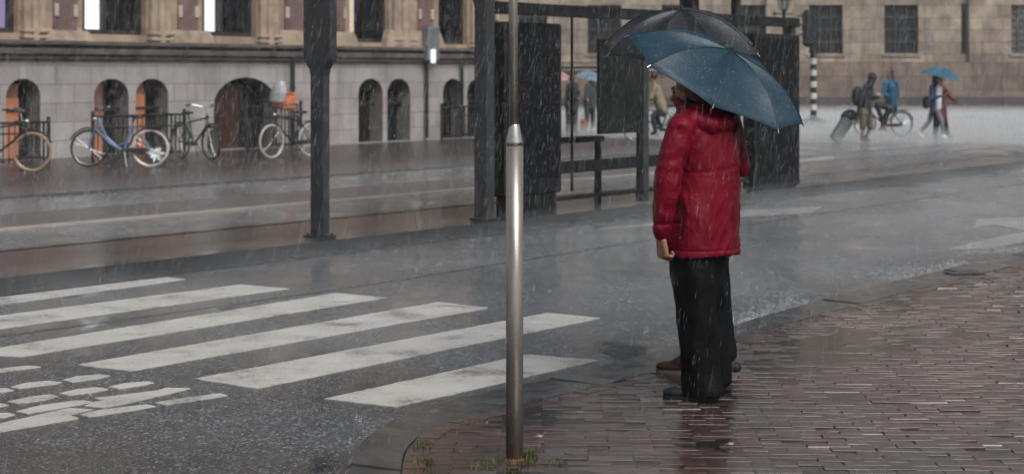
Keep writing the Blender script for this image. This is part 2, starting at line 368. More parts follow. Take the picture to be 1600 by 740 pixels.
for L in ([(-60, 172), (200, 145), (292, 155), (-60, 200)], [(80, 300), (180, 270), (350, 254), (450, 265), (400, 278), (200, 303), (140, 310)],
          [(450, 250), (560, 222), (720, 207), (800, 220), (700, 242), (520, 264)], [(-60, 312), (40, 308), (100, 322), (40, 335), (-60, 340)],
          [(55, 405), (200, 372), (370, 353), (430, 368), (330, 392), (130, 420)], [(430, 345), (560, 315), (700, 302), (785, 316), (660, 340), (490, 360)],
          [(785, 297), (900, 272), (1070, 258), (1112, 270), (1000, 292), (860, 312)], [(-60, 428), (20, 418), (62, 430), (0, 445), (-60, 450)],
          [(118, 475), (280, 435), (520, 400), (610, 395), (672, 408), (560, 430), (200, 492)], [(-60, 490), (60, 487), (105, 500), (40, 518), (-60, 525)]):
    mark(zA(L), 'road_marking', .002)
for L in ([(340, 467), (570, 440), (600, 430), (690, 432), (640, 445), (380, 503), (305, 495), (345, 480), (370, 477)], [(560, 485), (620, 472), (800, 450), (822, 458), (760, 468), (600, 492)],
          [(285, 527), (360, 510), (530, 490), (565, 497), (480, 512), (320, 535)], [(-60, 572), (250, 503), (335, 508), (250, 528), (285, 540), (-60, 600)]):
    mark(zB(L), 'road_marking', .002)
mark([(1522, 355), (1527, 343), (1600, 340), (1680, 337), (1660, 366), (1600, 360), (1550, 350)], 'road_arrow')
mark([(1482, 389), (1520, 379), (1600, 362), (1700, 346), (1720, 360), (1600, 378), (1540, 388)], 'road_arrow')
mark([(940, 357), (1040, 346), (1150, 336), (1160, 329), (1284, 323), (1268, 332), (1175, 337), (1050, 350)], 'road_arrow')

# near pavement: kerb band and real bricks
outer = [(540, 740), (546, 715), (576, 687), (622, 657), (700, 632), (790, 612), (900, 590), (1000, 562), (1080, 540), (1150, 512), (1240, 484), (1330, 461), (1430, 436), (1600, 397)]
inner = [(626, 740), (628, 712), (642, 690), (672, 665), (740, 647), (830, 627), (930, 603), (1040, 576), (1130, 543), (1185, 520), (1240, 502), (1330, 478), (1430, 452), (1600, 411)]
KZ = .04
O = [G(x, y, 0) for x, y in outer]; I_ = [G(x, y, KZ) for x, y in inner]
O = [Vector((-.52, 3.0, 0)), Vector((-.66, 5.5, 0)), Vector((-.69, 7.0, 0))] + O; I_ = [Vector((-.25, 3.0, 0)), Vector((-.42, 5.5, 0)), Vector((-.46, 7.1, 0))] + I_
dO = (O[-1] - O[-3]).normalized()
for t in (6, 14, 40): O.append(O[16] + Vector((DR.x, DR.y, 0)) * t); I_.append(I_[16] + Vector((DR.x, DR.y, 0)) * t)
def smooth_line(P, n=3):
    for _ in range(n):
        Q = [P[0]]
        for i in range(len(P) - 1): Q += [P[i].lerp(P[i + 1], .25), P[i].lerp(P[i + 1], .75)]
        Q.append(P[-1]); P = Q
    return P
O = smooth_line(O); I_ = smooth_line(I_); O = [Vector((p.x, p.y, 0)) for p in O]; I_ = [Vector((p.x, p.y, 0)) for p in I_]
def resample(P, n):
    d = [0]
    for i in range(1, len(P)): d.append(d[-1] + (P[i] - P[i - 1]).length)
    out = []; j = 0
    for k in range(n + 1):
        t = d[-1] * k / n
        while j < len(P) - 2 and d[j + 1] < t: j += 1
        out.append(P[j].lerp(P[j + 1], (t - d[j]) / max(1e-9, d[j + 1] - d[j])))
    return out
kb = MB(); n_k = 400; Or, Ir = resample(O, n_k), resample(I_, n_k)
stone = 0
for i in range(0, n_k, 6):
    zt = KZ + random.uniform(-.004, .004); tl = random.uniform(-.003, .003); j1 = min(n_k, i + 6)
    rings = []
    for j in range(i, j1 + 1):
        o_, q_ = Or[j], Ir[j]; ee = .02 if j in (i, j1) else 0
        if j == i: o_ = o_.lerp(Or[j + 1], .03); q_ = q_.lerp(Ir[j + 1], .03)
        rings.append([(o_.x, o_.y, -.03), (o_.x, o_.y, zt - .022), ((o_.x * .9 + q_.x * .1), (o_.y * .9 + q_.y * .1), zt + tl - ee * .2), (q_.x, q_.y, zt - tl - ee * .2), (q_.x, q_.y, -.03)])
    kb.loft(rings)
tag(kb.build('kerb', M['kerb']), kind='structure')
# bedding sheet
bs = MB(); Lb = [Vector((p.x, p.y, 0)) for p in Ir] + [Vector((60, Ir[-1].y, 0)), Vector((60, 3, 0))]
tri = tessellate_polygon([Lb]); bs.add([(p.x, p.y, .012) for p in Lb], list(tri)); tag(bs.build('pavement_bed', M['joint']), kind='structure')
Iarr = np.array([(p.x, p.y) for p in Ir]); 
Tg = np.gradient(Iarr, axis=0); Tg /= np.linalg.norm(Tg, axis=1)[:, None]; Nin = np.stack([Tg[:, 1], -Tg[:, 0]], 1)   # points to the pavement side
def clip(poly, c, nrm):
    out = []
    for i in range(len(poly)):
        a, b = poly[i], poly[(i + 1) % len(poly)]; da = (a[0] - c[0]) * nrm[0] + (a[1] - c[1]) * nrm[1]; db = (b[0] - c[0]) * nrm[0] + (b[1] - c[1]) * nrm[1]
        if da >= 0: out.append(a)
        if (da >= 0) != (db >= 0): t = da / (da - db); out.append((a[0] + (b[0] - a[0]) * t, a[1] + (b[1] - a[1]) * t))
    return out
bk = MB(); tones = []
def brick(poly, z, tx, ty, tone):
    cx = sum(p[0] for p in poly) / len(poly); cy_ = sum(p[1] for p in poly) / len(poly); n_ = len(poly); b = .0065 * (random.uniform(.5, 1.0) if random.random() < .08 else .18)
    top = []; mid = []; bot = []
    for p in poly:
        dx, dy = p[0] - cx, p[1] - cy_; L = math.hypot(dx, dy) or 1; k = max(.2, 1 - b / L * 1.4)
        zz = z + dx * tx + dy * ty; top.append((cx + dx * (1 - (1 - k) * .45), cy_ + dy * (1 - (1 - k) * 1.3), zz)); mid.append((p[0], p[1], zz - .008 * b / .0065)); bot.append((p[0], p[1], -.0))
    o = len(bk.v); bk.loft([bot, mid, top]); tones.extend([tone] * (len(bk.v) - o))
bw, bh, gap = .20, .078, .004; rot = R(-2.2); cr, sr = math.cos(rot), math.sin(rot); row = 0; y = 4.6
while y < 21:
    x = -1.2 + (bw / 2 if row % 2 else 0) - row * .002; wav = .0
    while x < 9.0:
        jx, jy = random.gauss(0, .003), random.gauss(0, .002)
        ang = rot + random.gauss(0, .008) + .02 * noise.noise(Vector((x * .5, y * .5, 3)))
        c_, s_ = math.cos(ang), math.sin(ang); gx = x * cr - (y - 10) * sr + jx; gy = x * sr + (y - 10) * cr + 10 + jy + .03 * noise.noise(Vector((x * .35, y * .35, 0)))
        if gx > .3 * gy + 1.6 or gy < 6: x += bw; continue
        hw, hh = (bw - gap) / 2, (bh - gap) / 2
        poly = [(gx + a * hw * c_ - b * hh * s_, gy + a * hw * s_ + b * hh * c_) for a, b in ((-1, -1), (1, -1), (1, 1), (-1, 1))]
        d = (Iarr[:, 0] - gx) ** 2 + (Iarr[:, 1] - gy) ** 2; k = int(d.argmin()); c = Iarr[k] + Nin[k] * .115
        side = (gx - c[0]) * Nin[k][0] + (gy - c[1]) * Nin[k][1]
        if side < -.15: x += bw; continue
        if side < .2: poly = clip(poly, c, Nin[k])
        if len(poly) >= 3:
            A_ = 0.5 * abs(sum(poly[i][0] * poly[(i + 1) % len(poly)][1] - poly[(i + 1) % len(poly)][0] * poly[i][1] for i in range(len(poly))))
            if A_ > .0012:
                und = .006 * noise.noise(Vector((gx * .8, gy * .8, 7))) + .004 * noise.noise(Vector((gx * 3, gy * 3, 2)))
                z = KZ + und + random.gauss(0, .0016) + (random.random() < .015) * -.008
                tone = min(1, max(0, .45 + .5 * noise.noise(Vector((gx * .9, gy * .9, 1))) + random.gauss(0, .11)))
                brick(poly, z, random.gauss(0, .012), random.gauss(0, .016), tone)
        x += bw
    y += bh; row += 1
# border course along the kerb
acc = 0; Lc = resample([Vector((*(Iarr[i] + Nin[i] * .056), 0)) for i in range(len(Iarr))], 420)
for i in range(len(Lc) - 1):
    p, q = Lc[i], Lc[i + 1]
    if p.y > 22: break
    t = (q - p).normalized(); nn = Vector((t.y, -t.x, 0)); m = (p + q) / 2; L = (q - p).length / 2 - .003
    brick([tuple((m + t * a * L + nn * b * .05).xy) for a, b in ((-1, -1), (1, -1), (1, 1), (-1, 1))], KZ + random.gauss(.0, .002), random.gauss(0, .02), random.gauss(0, .02), random.uniform(.3, .9))
bo = bk.build('brick_pavement', M['brick']); at = bo.data.attributes.new('tone', 'FLOAT', 'POINT'); at.data.foreach_set('value', tones); tag(bo, kind='structure')
# film of rainwater standing in the low spots of the bricks
wt = MB(); Lw = [Vector((*(Iarr[i] + Nin[i] * .02), 0)) for i in range(len(Iarr)) if Iarr[i][1] < 24] + [Vector((9.5, 23, 0)), Vector((9.5, 3, 0))]
tri = tessellate_polygon([Lw]); wt.add([(p.x, p.y, KZ - .0028) for p in Lw], list(tri)); tag(wt.build('rainwater', M['water']), kind='structure')
far_pv = MB(); c0 = [p for p in Ir if p.y >= 20.5]
Lf = [Vector((p.x, p.y, 0)) for p in c0] + [Vector((60, c0[-1].y, 0)), Vector((60, 20.5, 0))]
far_pv.add([(p.x, p.y, .03) for p in Lf], list(tessellate_polygon([Lf]))); tag(far_pv.build('pavement_beyond', M['far_brick']), kind='structure')
rs = MB(); rs.add([(7.6, 3, .03), (60, 3, .03), (60, 20.5, .03), (8.4, 20.5, .03)], [(0, 1, 2, 3)]); tag(rs.build('pavement_side', M['far_brick']), kind='structure')
# grass in the joints
gr = MB()
def tuft(x, y, n_, spread, h):
    for _ in range(n_):
        a = random.uniform(0, 6.28); r_ = spread * math.sqrt(random.random()); bx, by = x + r_ * math.cos(a), y + r_ * math.sin(a) * .8
        hh = h * 1.35 * random.uniform(.4, 1.1); la = random.uniform(0, 6.28); lx, ly = math.cos(la) * hh * .5, math.sin(la) * hh * .5; wx, wy = -math.sin(la) * .0022, math.cos(la) * .003
        z0 = KZ - .01
        gr.add([(bx - wx, by - wy, z0), (bx + wx, by + wy, z0), (bx + lx * .4 + wx * .7, by + ly * .4 + wy * .7, z0 + hh * .6), (bx + lx * .4 - wx * .7, by + ly * .4 - wy * .7, z0 + hh * .6), (bx + lx, by + ly, z0 + hh * .9)], [(0, 1, 2, 3), (3, 2, 4)])
for (px, py, n_, s_, h) in ((826, 716, 130, .045, .05), (815, 725, 60, .06, .03), (770, 722, 60, .08, .025), (758, 728, 50, .07, .028), (868, 722, 40, .06, .025), (800, 735, 50, .08, .02), (655, 700, 60, .05, .028), (660, 720, 70, .05, .03), (665, 690, 40, .05, .022), (672, 735, 40, .08, .025), (715, 700, 30, .08, .018), (735, 705, 30, .09, .018), (690, 680, 30, .06, .02), (740, 660, 30, .08, .016), (1190, 512, 60, .25, .02), (1260, 500, 60, .35, .02)):
    p = G(px, py, KZ); tuft(p.x, p.y, n_, s_, h)
for i in range(60, 330, 2):
    p = Iarr[i] + Nin[i] * random.uniform(.1, .13)
    if p[1] < 14 and random.random() < .45: tuft(p[0], p[1], random.randint(3, 9), .03, .018)
tag(gr.build('grass', M['grass']), kind='stuff', label='short green grass tufts growing in the pavement joints by the steel pole and kerb')

# ------------------------------------------------------------------ left building
A0 = G(0, 254); ANG = math.atan2(DR.y, DR.x)
def sX(px, off=0):
    a = A0 - NR * off; k = (px - 800) / F; return (k * a.y - a.x) / (DR.x - k * DR.y)
def sZ(px, py, off=0):
    s_ = sX(px, off); Y = (A0 - NR * off + DR * s_).y; return (s_, H - (py - 116) * Y / F)
hall = empty('stone_hall', (A0.x, A0.y, 0), 'old hall with pale stone plinth, dark arched cellar openings and tan pilasters', 'building', rz=ANG)
S0, S1 = -12.0, sX(812)
def holed(name, outer, holes, mat, y0, depth, parent, reveal=None):
    """wall sheet in local XZ with openings and their reveals"""
    mb = MB(); loops = [outer] + holes; tri = tessellate_polygon([[Vector((x, z, 0)) for x, z in L] for L in loops]); flat = [p for L in loops for p in L]
    mb.add([(x, y0, z) for x, z in flat], list(tri))
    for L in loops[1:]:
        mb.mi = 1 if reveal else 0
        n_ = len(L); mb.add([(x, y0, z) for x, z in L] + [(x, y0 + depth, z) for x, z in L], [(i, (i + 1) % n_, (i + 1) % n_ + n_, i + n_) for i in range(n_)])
    return mb.build(name, [mat, reveal] if reveal else mat, parent)
arches = [(9, 63, 123), (147, 201, 123), (212, 263, 123), (334, 432, 121), (560, 598, 123), (605, 641, 123), (692, 724, 123), (730, 764, 123)]
holes = []; ap = []
for x0, x1, yt in arches:
    a, b = sX(x0), sX(x1); zt = sZ((x0 + x1) / 2, yt)[1]; r_ = (b - a) / 2; c = (a + b) / 2; rise = min(r_, .62 if r_ > .5 else .36)
    L = [(a, .05), (b, .05)] + [(c + r_ * math.cos(t * math.pi / 12), zt - rise + rise * math.sin(t * math.pi / 12)) for t in range(0, 13)]
    holes.append(L); ap.append((a, b, zt, rise))
holed('plinth_wall', [(S0, -.02), (S1, -.02), (S1, 2.05), (S0, 2.05)], holes, M['stone_low'], 0, .42, hall, simple('shade_painted_reveal_stone', (.13, .12, .115), .7, var=.4, scale=3, bump=.3, bscale=15))  # reveals get a darker stone: shade inside the arches painted into the colour
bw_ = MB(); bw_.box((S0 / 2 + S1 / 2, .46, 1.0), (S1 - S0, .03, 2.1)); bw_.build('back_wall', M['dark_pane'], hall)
for k, (a, b, zt, rise) in enumerate(ap):
    mb = MB(); wd = b - a
    if k == 3:
        mb.box(((a * .7 + b * .3), .38, .75), (wd * .55, .05, 1.5)); d = mb.build('door', M['door'], hall); d['label'] = 'brown plank door in the wide arch'
        m2 = MB(); s_, z_ = sZ(354, 206); m2.box((s_, .345, z_), (.11, .012, .28)); m2.build('door_notice', simple('notice', (.35, .5, .48), .5), d)
    else:
        # narrow lit board standing in the opening
        f0, f1, z0, z1, mt = {0: (.12, .7, .05, 1.25, 'orange'), 1: (.02, .6, .05, 1.05, 'orange'), 2: (.02, .62, .05, 1.3, 'orange'), 4: (.0, .22, .05, 1.0, 'orange')}.get(k, (0, 0, 0, 0, None))
        fr = MB(); fr.box((a + .05, .3, zt / 2), (.09, .06, zt * .95)); fr.box(((a + b) / 2, .31, 1.0), (wd, .05, .07)); fm = fr.build('window', M['frame_dark'], hall)
        if mt:
            mb.box((a + wd * (f0 + f1) / 2, .36, (z0 + z1) / 2), (wd * (f1 - f0), .04, z1 - z0)); mb.build('lit_pane', M['orange'], fm)
            m2 = MB(); m2.box((a + wd * (f0 + f1) / 2, .37, (z1 + zt - rise * .3) / 2), (wd * (f1 - f0) * .95, .04, zt - rise * .3 - z1)); m2.build('upper_pane', M['orange_dim'], fm)
# stacked ledges
for z0, z1, pr, nm in ((2.02, 2.12, .10, 'lower_ledge'), (2.12, 2.25, .17, 'string_course'), (2.25, 2.31, .06, 'string_course'), (2.31, 2.41, .20, 'sill_course')):
    mb = MB(); mb.box(((S0 + S1) / 2, -pr / 2 + .1, (z0 + z1) / 2 + .0), (S1 - S0 + .02 * pr, pr + .2, z1 - z0 - .002), 0, .02); mb.build(nm, M['ledge'], hall)
ZU = 2.41
wins = [(-40, 32, 50), (132, 231, 53), (319, 403, 56), (549, 611, 66), (688, 733, 69)]
extra = [(-420, -330, 40), (-230, -150, 45)]
wh = []
for x0, x1, yb in wins + extra:
    (a, zb), (b, _) = sZ(x0, yb), sZ(x1, yb); wh.append((a, b, zb))
holed('upper_wall', [(S0, ZU), (S1, ZU), (S1, 13.), (S0, 13.)], [[(a, zb), (b, zb), (b, 5.2), (a, 5.2)] for a, b, zb in wh] + [[(a, 7.2), (b, 7.2), (b, 10.2), (a, 10.2)] for a, b, zb in wh], M['stone_tan'], .06, .4, hall)
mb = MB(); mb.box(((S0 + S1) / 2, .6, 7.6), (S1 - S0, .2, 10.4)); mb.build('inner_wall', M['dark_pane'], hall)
lit = {0: [(-40, 12, 'lit_violet')], 1: [(135, 158, 'lit')], 2: [(322, 338, 'lit')], 3: [(547, 555, 'lit_warm')], 4: []}
dark = {0: (14, 30), 1: (171, 224), 2: (355, 400), 3: (568, 604), 4: (697, 721)}
for k, (a, b, zb) in enumerate(wh):
    fr = MB()
    for x in (a + .05, b - .05): fr.box((x, .27, (zb + 5.2) / 2), (.1, .14, 5.2 - zb))
    fr.box(((a + b) / 2, .27, zb + .05), (b - a - .2, .14, .1)); fr.box(((a + b) / 2, .27, 4.0), (b - a - .2, .12, .1))
    if k in (1, 2): s_ = sX((164, 346)[k - 1], -.2); fr.box((s_, .26, (zb + 5.2) / 2), (.09, .12, 5.2 - zb - .1))
    wf = fr.build('window', M['frame_dark'], hall)
    if k < 5:
        for x0, x1, mt in lit[k]:
            p, q = sX(x0, -.3), sX(x1, -.3); m2 = MB(); m2.box(((p + q) / 2, .35, (zb + 5.0) / 2 + .1), (q - p, .02, 5.0 - zb), 0, .01); m2.build('lit_pane', M[mt], wf)
        p, q = sX(dark[k][0], -.3), sX(dark[k][1], -.3); m2 = MB(); m2.box(((p + q) / 2, .36, (zb + 5.1) / 2), (q - p, .02, 5.1 - zb)); m2.build('pane', M['poster'], wf)
    u = MB()
    for x in (a + .05, (a + b) / 2, b - .05): u.box((x, .27, 8.7), (.08, .12, 3))
    u.box(((a + b) / 2, .27, 8.5), (b - a, .1, .08)); u.build('upper_window', M['frame_dark'], hall)
def pier(pl, brk, base, name='pier'):
    (a, _), (b, _) = sZ(pl[0], 60), sZ(pl[1], 60)
    if b > a + .02:
        mb = MB(); n_ = 3; wd = (b - a) / n_
        mb.box((a + wd * .5, .0, (ZU + 6.2) / 2), (wd * .86, .16, 6.2 - ZU), 0, .02)
        mb.tube([(a + wd * 1.5, -.02, ZU + .0), (a + wd * 1.5, -.02, ZU + .3), (a + wd * 1.5, -.02, 6.2)], [wd * .52, wd * .44, wd * .42], 14)
        mb.box((a + wd * 2.5, .02, (ZU + 6.2) / 2), (wd * .8, .12, 6.2 - ZU), 0, .03)
        for z_ in (ZU + .06, ZU + .18): mb.box(((a + b) / 2, -.01, z_), (b - a + .04 - (z_ - ZU) * .1, .2, .07), 0, .015)
        mb.build('pilaster', M['stone_up'], hall)
    for bx in brk:
        a, b = sX(bx[0]), sX(bx[1]); zt = sZ(bx[0], 47)[1]
        mb = MB(); mb.box(((a + b) / 2, .05, (zt + 6.2) / 2), (b - a, .05, 6.2 - zt)); mb.build('brick_panel', M['purple_brick'], hall)
        q = MB(); st = .27; z_ = zt
        k = 0
        while z_ < 6:
            if k % 2 == 1:
                wd = (b - a) * .17
                for xq in (a + wd / 2, b - wd / 2): q = MB(); q.box((xq, .02, z_ + st / 2), (wd, .06, st - .01), 0, .008); q.build('quoin', M['quoin'], hall)
            z_ += st; k += 1
    a, b = sX(base[0]), sX(base[1]); zt = sZ(base[0], 47)[1]
    mb = MB(); t = .14; mb.loft([[(a, -.10, ZU), (b, -.10, ZU), (b, .1, ZU), (a, .1, ZU)], [(a + t * .3, -.08, ZU + (zt - ZU) * .5), (b - t * .3, -.08, ZU + (zt - ZU) * .5), (b - t * .3, .1, ZU + (zt - ZU) * .5), (a + t * .3, .1, ZU + (zt - ZU) * .5)], [(a + t, -.05, zt), (b - t, -.05, zt), (b - t, .1, zt), (a + t, .1, zt)]])
    mb.build('pier_base', M['stone_up'], hall)
pier((34, 72), [(86, 122)], (66, 142)); pier((233, 268), [(280, 311)], (261, 331)); pier((404, 436), [(447, 480), (521, 541)], (430, 556)); pier((613, 648), [(655, 678)], (600, 690)); pier((736, 752), [(758, 780)], (750, 800)); pier((-145, -110), [(-95, -62)], (-110, -42))
for z0, z1, pr in ((6.2, 6.5, .3), (12.7, 13.1, .4)):
    mb = MB(); mb.box(((S0 + S1) / 2, -pr / 2 + .1, (z0 + z1) / 2), (S1 - S0, pr + .3, z1 - z0), 0, .03); mb.build('cornice', M['ledge'], hall)
mb = MB(); mb.box(((S0 + S1) / 2, 6.2, 6.5), (S1 - S0, 11, 13)); mb.build('main_block', M['stone_tan'], hall)
mb = MB(); mb.loft([[(S0, -.2, 13.1), (S1, -.2, 13.1), (S1, 12, 13.1), (S0, 12, 13.1)], [(S0 + 1, 4, 17), (S1 - 1, 4, 17), (S1 - 1, 8, 17), (S0 + 1, 8, 17)]]); mb.build('roof', simple('slate', (.05, .055, .06), .5), hall)
# downpipes with hopper, wall lamp
for px, top, lab in ((668, 40, 1), (459, 88, 0), (723, 96, 0)):
    s_, zt = sZ(px, top, .12); mb = MB(); mb.tube([(s_, -.1, .1), (s_, -.1, 1.0), (s_, -.1, zt)], .045, 8)
    for z_ in (.5, 1.4): mb.tube([(s_, -.1, z_), (s_, -.1, z_ + .05)], .06, 8)
    mb.build('downpipe', M['iron'], hall)
    if lab:
        a, z1 = sZ(665, 42, .2); b, z0 = sZ(683, 95, .2); mb = MB(); mb.box(((a + b) / 2, -.2, (z0 + z1) / 2), (b - a, .18, z1 - z0), 0, .02); mb.build('rainwater_hopper', simple('grey_zinc', (.14, .15, .16), .45), hall)
lampf = empty('wall_lamp', (A0 + DR * sX(677, .34) - NR * .34) + Vector((0, 0, sZ(677, 88, .34)[1])), 'small glowing white lamp box on the downpipe of the stone hall', 'lamp', rz=ANG)
mb = MB(); mb.box((0, 0, 0), (.16, .08, .36), 0, .02); mb.build('lamp_shade', M['lit'], lampf)
mb = MB(); mb.box((0, .07, .02), (.1, .06, .42), 0, .01); mb.build('bracket', M['iron'], lampf)

# railings round the cellar openings
def railing(px0, px1, yb, ytop, label, ret=True, n_bars=None, brk=False):
    P0 = G(px0, yb[0], .03); P1_ = G(px1, yb[1], .03); h = H - (ytop - 116) * ((P0.y + P1_.y) / 2) / F - .03
    o = empty('railing', P0, label, 'railing', 'black iron railings in front of the hall')
    d = P1_ - P0; L = d.length; u = d.normalized(); nb = n_bars or int(L / .13)
    mb = MB(); v = Vector((0, 0, 1))
    for z_ in (.12, h * .72, h - .03): mb.tube([v * z_, d + v * z_], .024 if z_ > h - .1 else .016, 8)
    mb.build('rail', M['iron'], o)
    mb = MB()
    for i in range(1, nb): mb.tube([u * L * i / nb + v * .05, u * L * i / nb + v * (h - .03)], .012, 6)
    b_ = mb.build('bar', M['iron'], o); 
    for p in (Vector(), d): mb = MB(); mb.tube([p, p + v * (h + .02)], .035, 8); mb.ell(p + v * (h + .04), [(.04, 0, 0), (0, .04, 0), (0, 0, .04)], 10); mb.build('post', M['iron'], o)
    if ret:
        mb = MB()
        rl = .95 * NR
        for base_ in (d,):
            for z_ in (.12, h - .03): mb.tube([base_ + v * z_, base_ + rl + v * z_], .018, 8)
            for i in range(1, 8): mb.tube([base_ + rl * i / 8 + v * .05, base_ + rl * i / 8 + v * (h - .03)], .012, 6)
        mb.build('return_rail', M['iron'], o)
    return o
railing(-60, 76, (263, 256), 190, 'black iron railing at the left edge behind the tan tyred bicycle')
railing(145, 288, (254, 246), 178, 'black iron railing behind the pale blue step through bicycle')
railing(385, 470, (240, 234), 163, 'black iron railing behind the bicycle with the orange child seat')
railing(690, 748, (221, 217), 165, 'short black iron railing just left of the tram shelter', n_bars=8)

# ------------------------------------------------------------------ palace
YP = 109.0
pal = empty('stone_palace', (0, YP, 0), 'long sandstone palace front with dark barred windows across the square', 'building')
xp = lambda px: (px - 800) * YP / F
zp = lambda py: H - (py - 116) * YP / F
pw = [(c - 26, c + 27) for c in (596, 712, 828, 944, 1060, 1175, 1290, 1408)] + [(1580, 1634), (1696, 1750), (1812, 1866), (1928, 1982)]
hl = [[(xp(a), zp(84)), (xp(b), zp(84)), (xp(b), zp(8)), (xp(a), zp(8))] for a, b in pw] + [[(xp(1502), zp(84)), (xp(1511), zp(84)), (xp(1511), zp(6)), (xp(1502), zp(6))]]
hl += [[(xp(a), 9), (xp(b), 9), (xp(b), 13), (xp(a), 13)] for a, b in pw]
XP0, XP1 = -30, 75
holed('wall', [(XP0, -.05), (XP1, -.05), (XP1, 21), (XP0, 21)], hl, M['palace'], 0, .45, pal)
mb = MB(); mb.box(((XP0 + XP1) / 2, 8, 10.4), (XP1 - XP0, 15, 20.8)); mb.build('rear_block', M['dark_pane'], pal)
mb = MB(); mb.loft([[(XP0, -.6, 21), (XP1, -.6, 21), (XP1, 15, 21), (XP0, 15, 21)], [(XP0 + 3, 4, 26), (XP1 - 3, 4, 26), (XP1 - 3, 11, 26), (XP0 + 3, 11, 26)]]); mb.build('roof', M['palace_base'], pal)
grille = simple('painted_grille', (.055, .06, .062), .5)
for k, (a, b) in enumerate(pw):
    xa, xb = xp(a), xp(b); mb = MB()
    nv, nh = (4, 7) if a >= 1580 else (3, 4); th = .10 if a >= 1580 else .05
    for i in range(nv + 1): mb.box((xa + (xb - xa) * i / nv, .3, (zp(84) + zp(8)) / 2), (th, .06, zp(8) - zp(84)))
    for i in range(nh + 1): mb.box(((xa + xb) / 2, .28, zp(84) + (zp(8) - zp(84)) * i / nh), (xb - xa, .05, th))
    wf = mb.build('window', grille, pal)
    m2 = MB(); m2.box(((xa + xb) / 2, .42, (zp(84) + zp(8)) / 2), (xb - xa, .03, zp(8) - zp(84))); m2.build('pane', M['dark_pane'] if a < 1580 else simple('grey_pane', (.12, .13, .14), .3), wf)
    m3 = MB(); m3.box(((xa + xb) / 2, -.04, zp(84) - .09), (xb - xa + .3, .14, .16), 0, .02); m3.build('sill', M['palace'], wf)
for px0, px1, pr in ((1512, 1556, .35), (1196, 1240, .3), (640, 684, .3)):
    mb = MB(); mb.box(((xp(px0) + xp(px1)) / 2, -pr / 2 + .0, 10.8), (xp(px1) - xp(px0), pr, 20.4), 0, .03); mb.build('pilaster', M['palace'], pal)
mb = MB(); mb.box(((XP0 + XP1) / 2, -.2, (zp(97) + .4) / 2), (XP1 - XP0, .5, zp(97) - .4)); mb.build('plinth', M['palace_low'], pal)
mb = MB(); mb.box(((XP0 + XP1) / 2, -.5, .2), (XP1 - XP0, 1.0, .45), 0, .03); mb.build('base_course', M['palace_base'], pal)
for py, h_ in ((103, .14), (110, .14)):
    mb = MB(); mb.box(((XP0 + xp(1050)) / 2, -.56, zp(py)), (xp(1050) - XP0, .25, h_), 0, .03); mb.build('string_course', M['palace'], pal)
mb = MB(); mb.box(((XP0 + XP1) / 2, -.3, 20.7), (XP1 - XP0, 1.0, .6), 0, .05); mb.build('cornice', M['palace'], pal)

# ------------------------------------------------------------------ shelter
PZ = .112
S_A = G(757, 345, PZ)
rzS = ANG
def tS(px, off=0):   # distance along the shelter front at which it appears at px
    a = S_A + NR * off; k = (px - 800) / F; return (k * a.y - a.x) / (DR.x - k * DR.y)
def zS(px, py, off=0): return H - (py - 116) * (S_A + NR * off + DR * tS(px, off)).y / F - PZ
shel = empty('tram_shelter', (S_A.x, S_A.y, PZ), 'long charcoal steel and glass tram shelter with dark poster panels on the platform', 'shelter', rz=rzS)
TE = tS(1240)
# post: plate with a curved bracket towards the platform side
def plate_post(o, x, w2, w1, hh, name='post', arm=True):
    mb = MB(); mb.box((x, 0, hh / 2), (w1, w2, hh), 0, .006); p_ = mb.build(name, M['shelter'], o); mb = MB()
    if arm:
        prof = [(w2 / 2, hh - .62), (w2 / 2 + .05, hh - .47), (w2 / 2 + .16, hh - .36), (w2 / 2 + .45, hh - .28), (1.6, hh - .16), (1.6, hh - .06), (w2 / 2, hh)]
        n_ = len(prof); V = [(x + s_ * w1 * .45, y_, z_) for s_ in (-1, 1) for y_, z_ in prof]
        mb.add(V, [tuple(range(n_)), tuple(range(2 * n_ - 1, n_ - 1, -1))] + [(i, (i + 1) % n_, (i + 1) % n_ + n_, i + n_) for i in range(n_)])
    mb.build('bracket', M['shelter'], o); mb = MB(); mb.box((x, 0, .02), (w1 + .08, w2 + .08, .03), 0, .005); mb.build('base_plate', M['shelter_dk'], o); return p_
plate_post(shel, 0, .175, .15, 2.98); 
t1_ = tS(1006); mb = MB(); mb.box((t1_, .02, 1.2), (.13, .12, 2.36), 0, .006); mb.build('post', M['shelter'], shel)
mb = MB(); mb.box((TE - .07, .02, 1.2), (.13, .12, 2.36), 0, .006); mb.build('post', M['shelter'], shel); mb = MB(); mb.box((TE - .07, .9, 1.45), (.13, .1, 2.9), 0, .006); mb.build('rear_post', M['shelter'], shel); mb = MB(); mb.box((TE - .07, .5, 2.85), (.12, .7, .1)); mb.build('roof_arm', M['shelter'], shel)
mb = MB(); mb.box((TE / 2 + .06, .02, 2.36), (TE + .05, .16, .135), 0, .006); mb.build('beam', M['shelter_dk'], shel)
mb = MB(); mb.box((TE / 2, .9, 2.93), (TE + .4, 1.7, .04), 0, .01); mb.build('roof', simple('frosted_roof', (.5, .55, .55), .3), shel)
def ad_panel(x0, x1, z0, z1, zt, label):
    c = (x0 + x1) / 2; mb = MB(); mb.box((c, 0, (z0 + zt) / 2), (x1 - x0, .2, zt - z0), 0, .012); mb.box((c, 0, z0 / 2), (x1 - x0 - .14, .14, z0)); a = mb.build('poster_case', M['shelter_dk'], shel); a['label'] = label
    mb = MB(); mb.box((c, -.104, (z1 + z0 + .18) / 2), (x1 - x0 - .16, .012, z1 - z0 - .18)); mb.build('poster', M['poster'], a)
x0, x1 = tS(776), tS(868, .0); ad_panel(x0 + .02, x1 - .02, .25, 2.2, zS(850, 37), 'large blank dark poster case at the near end')
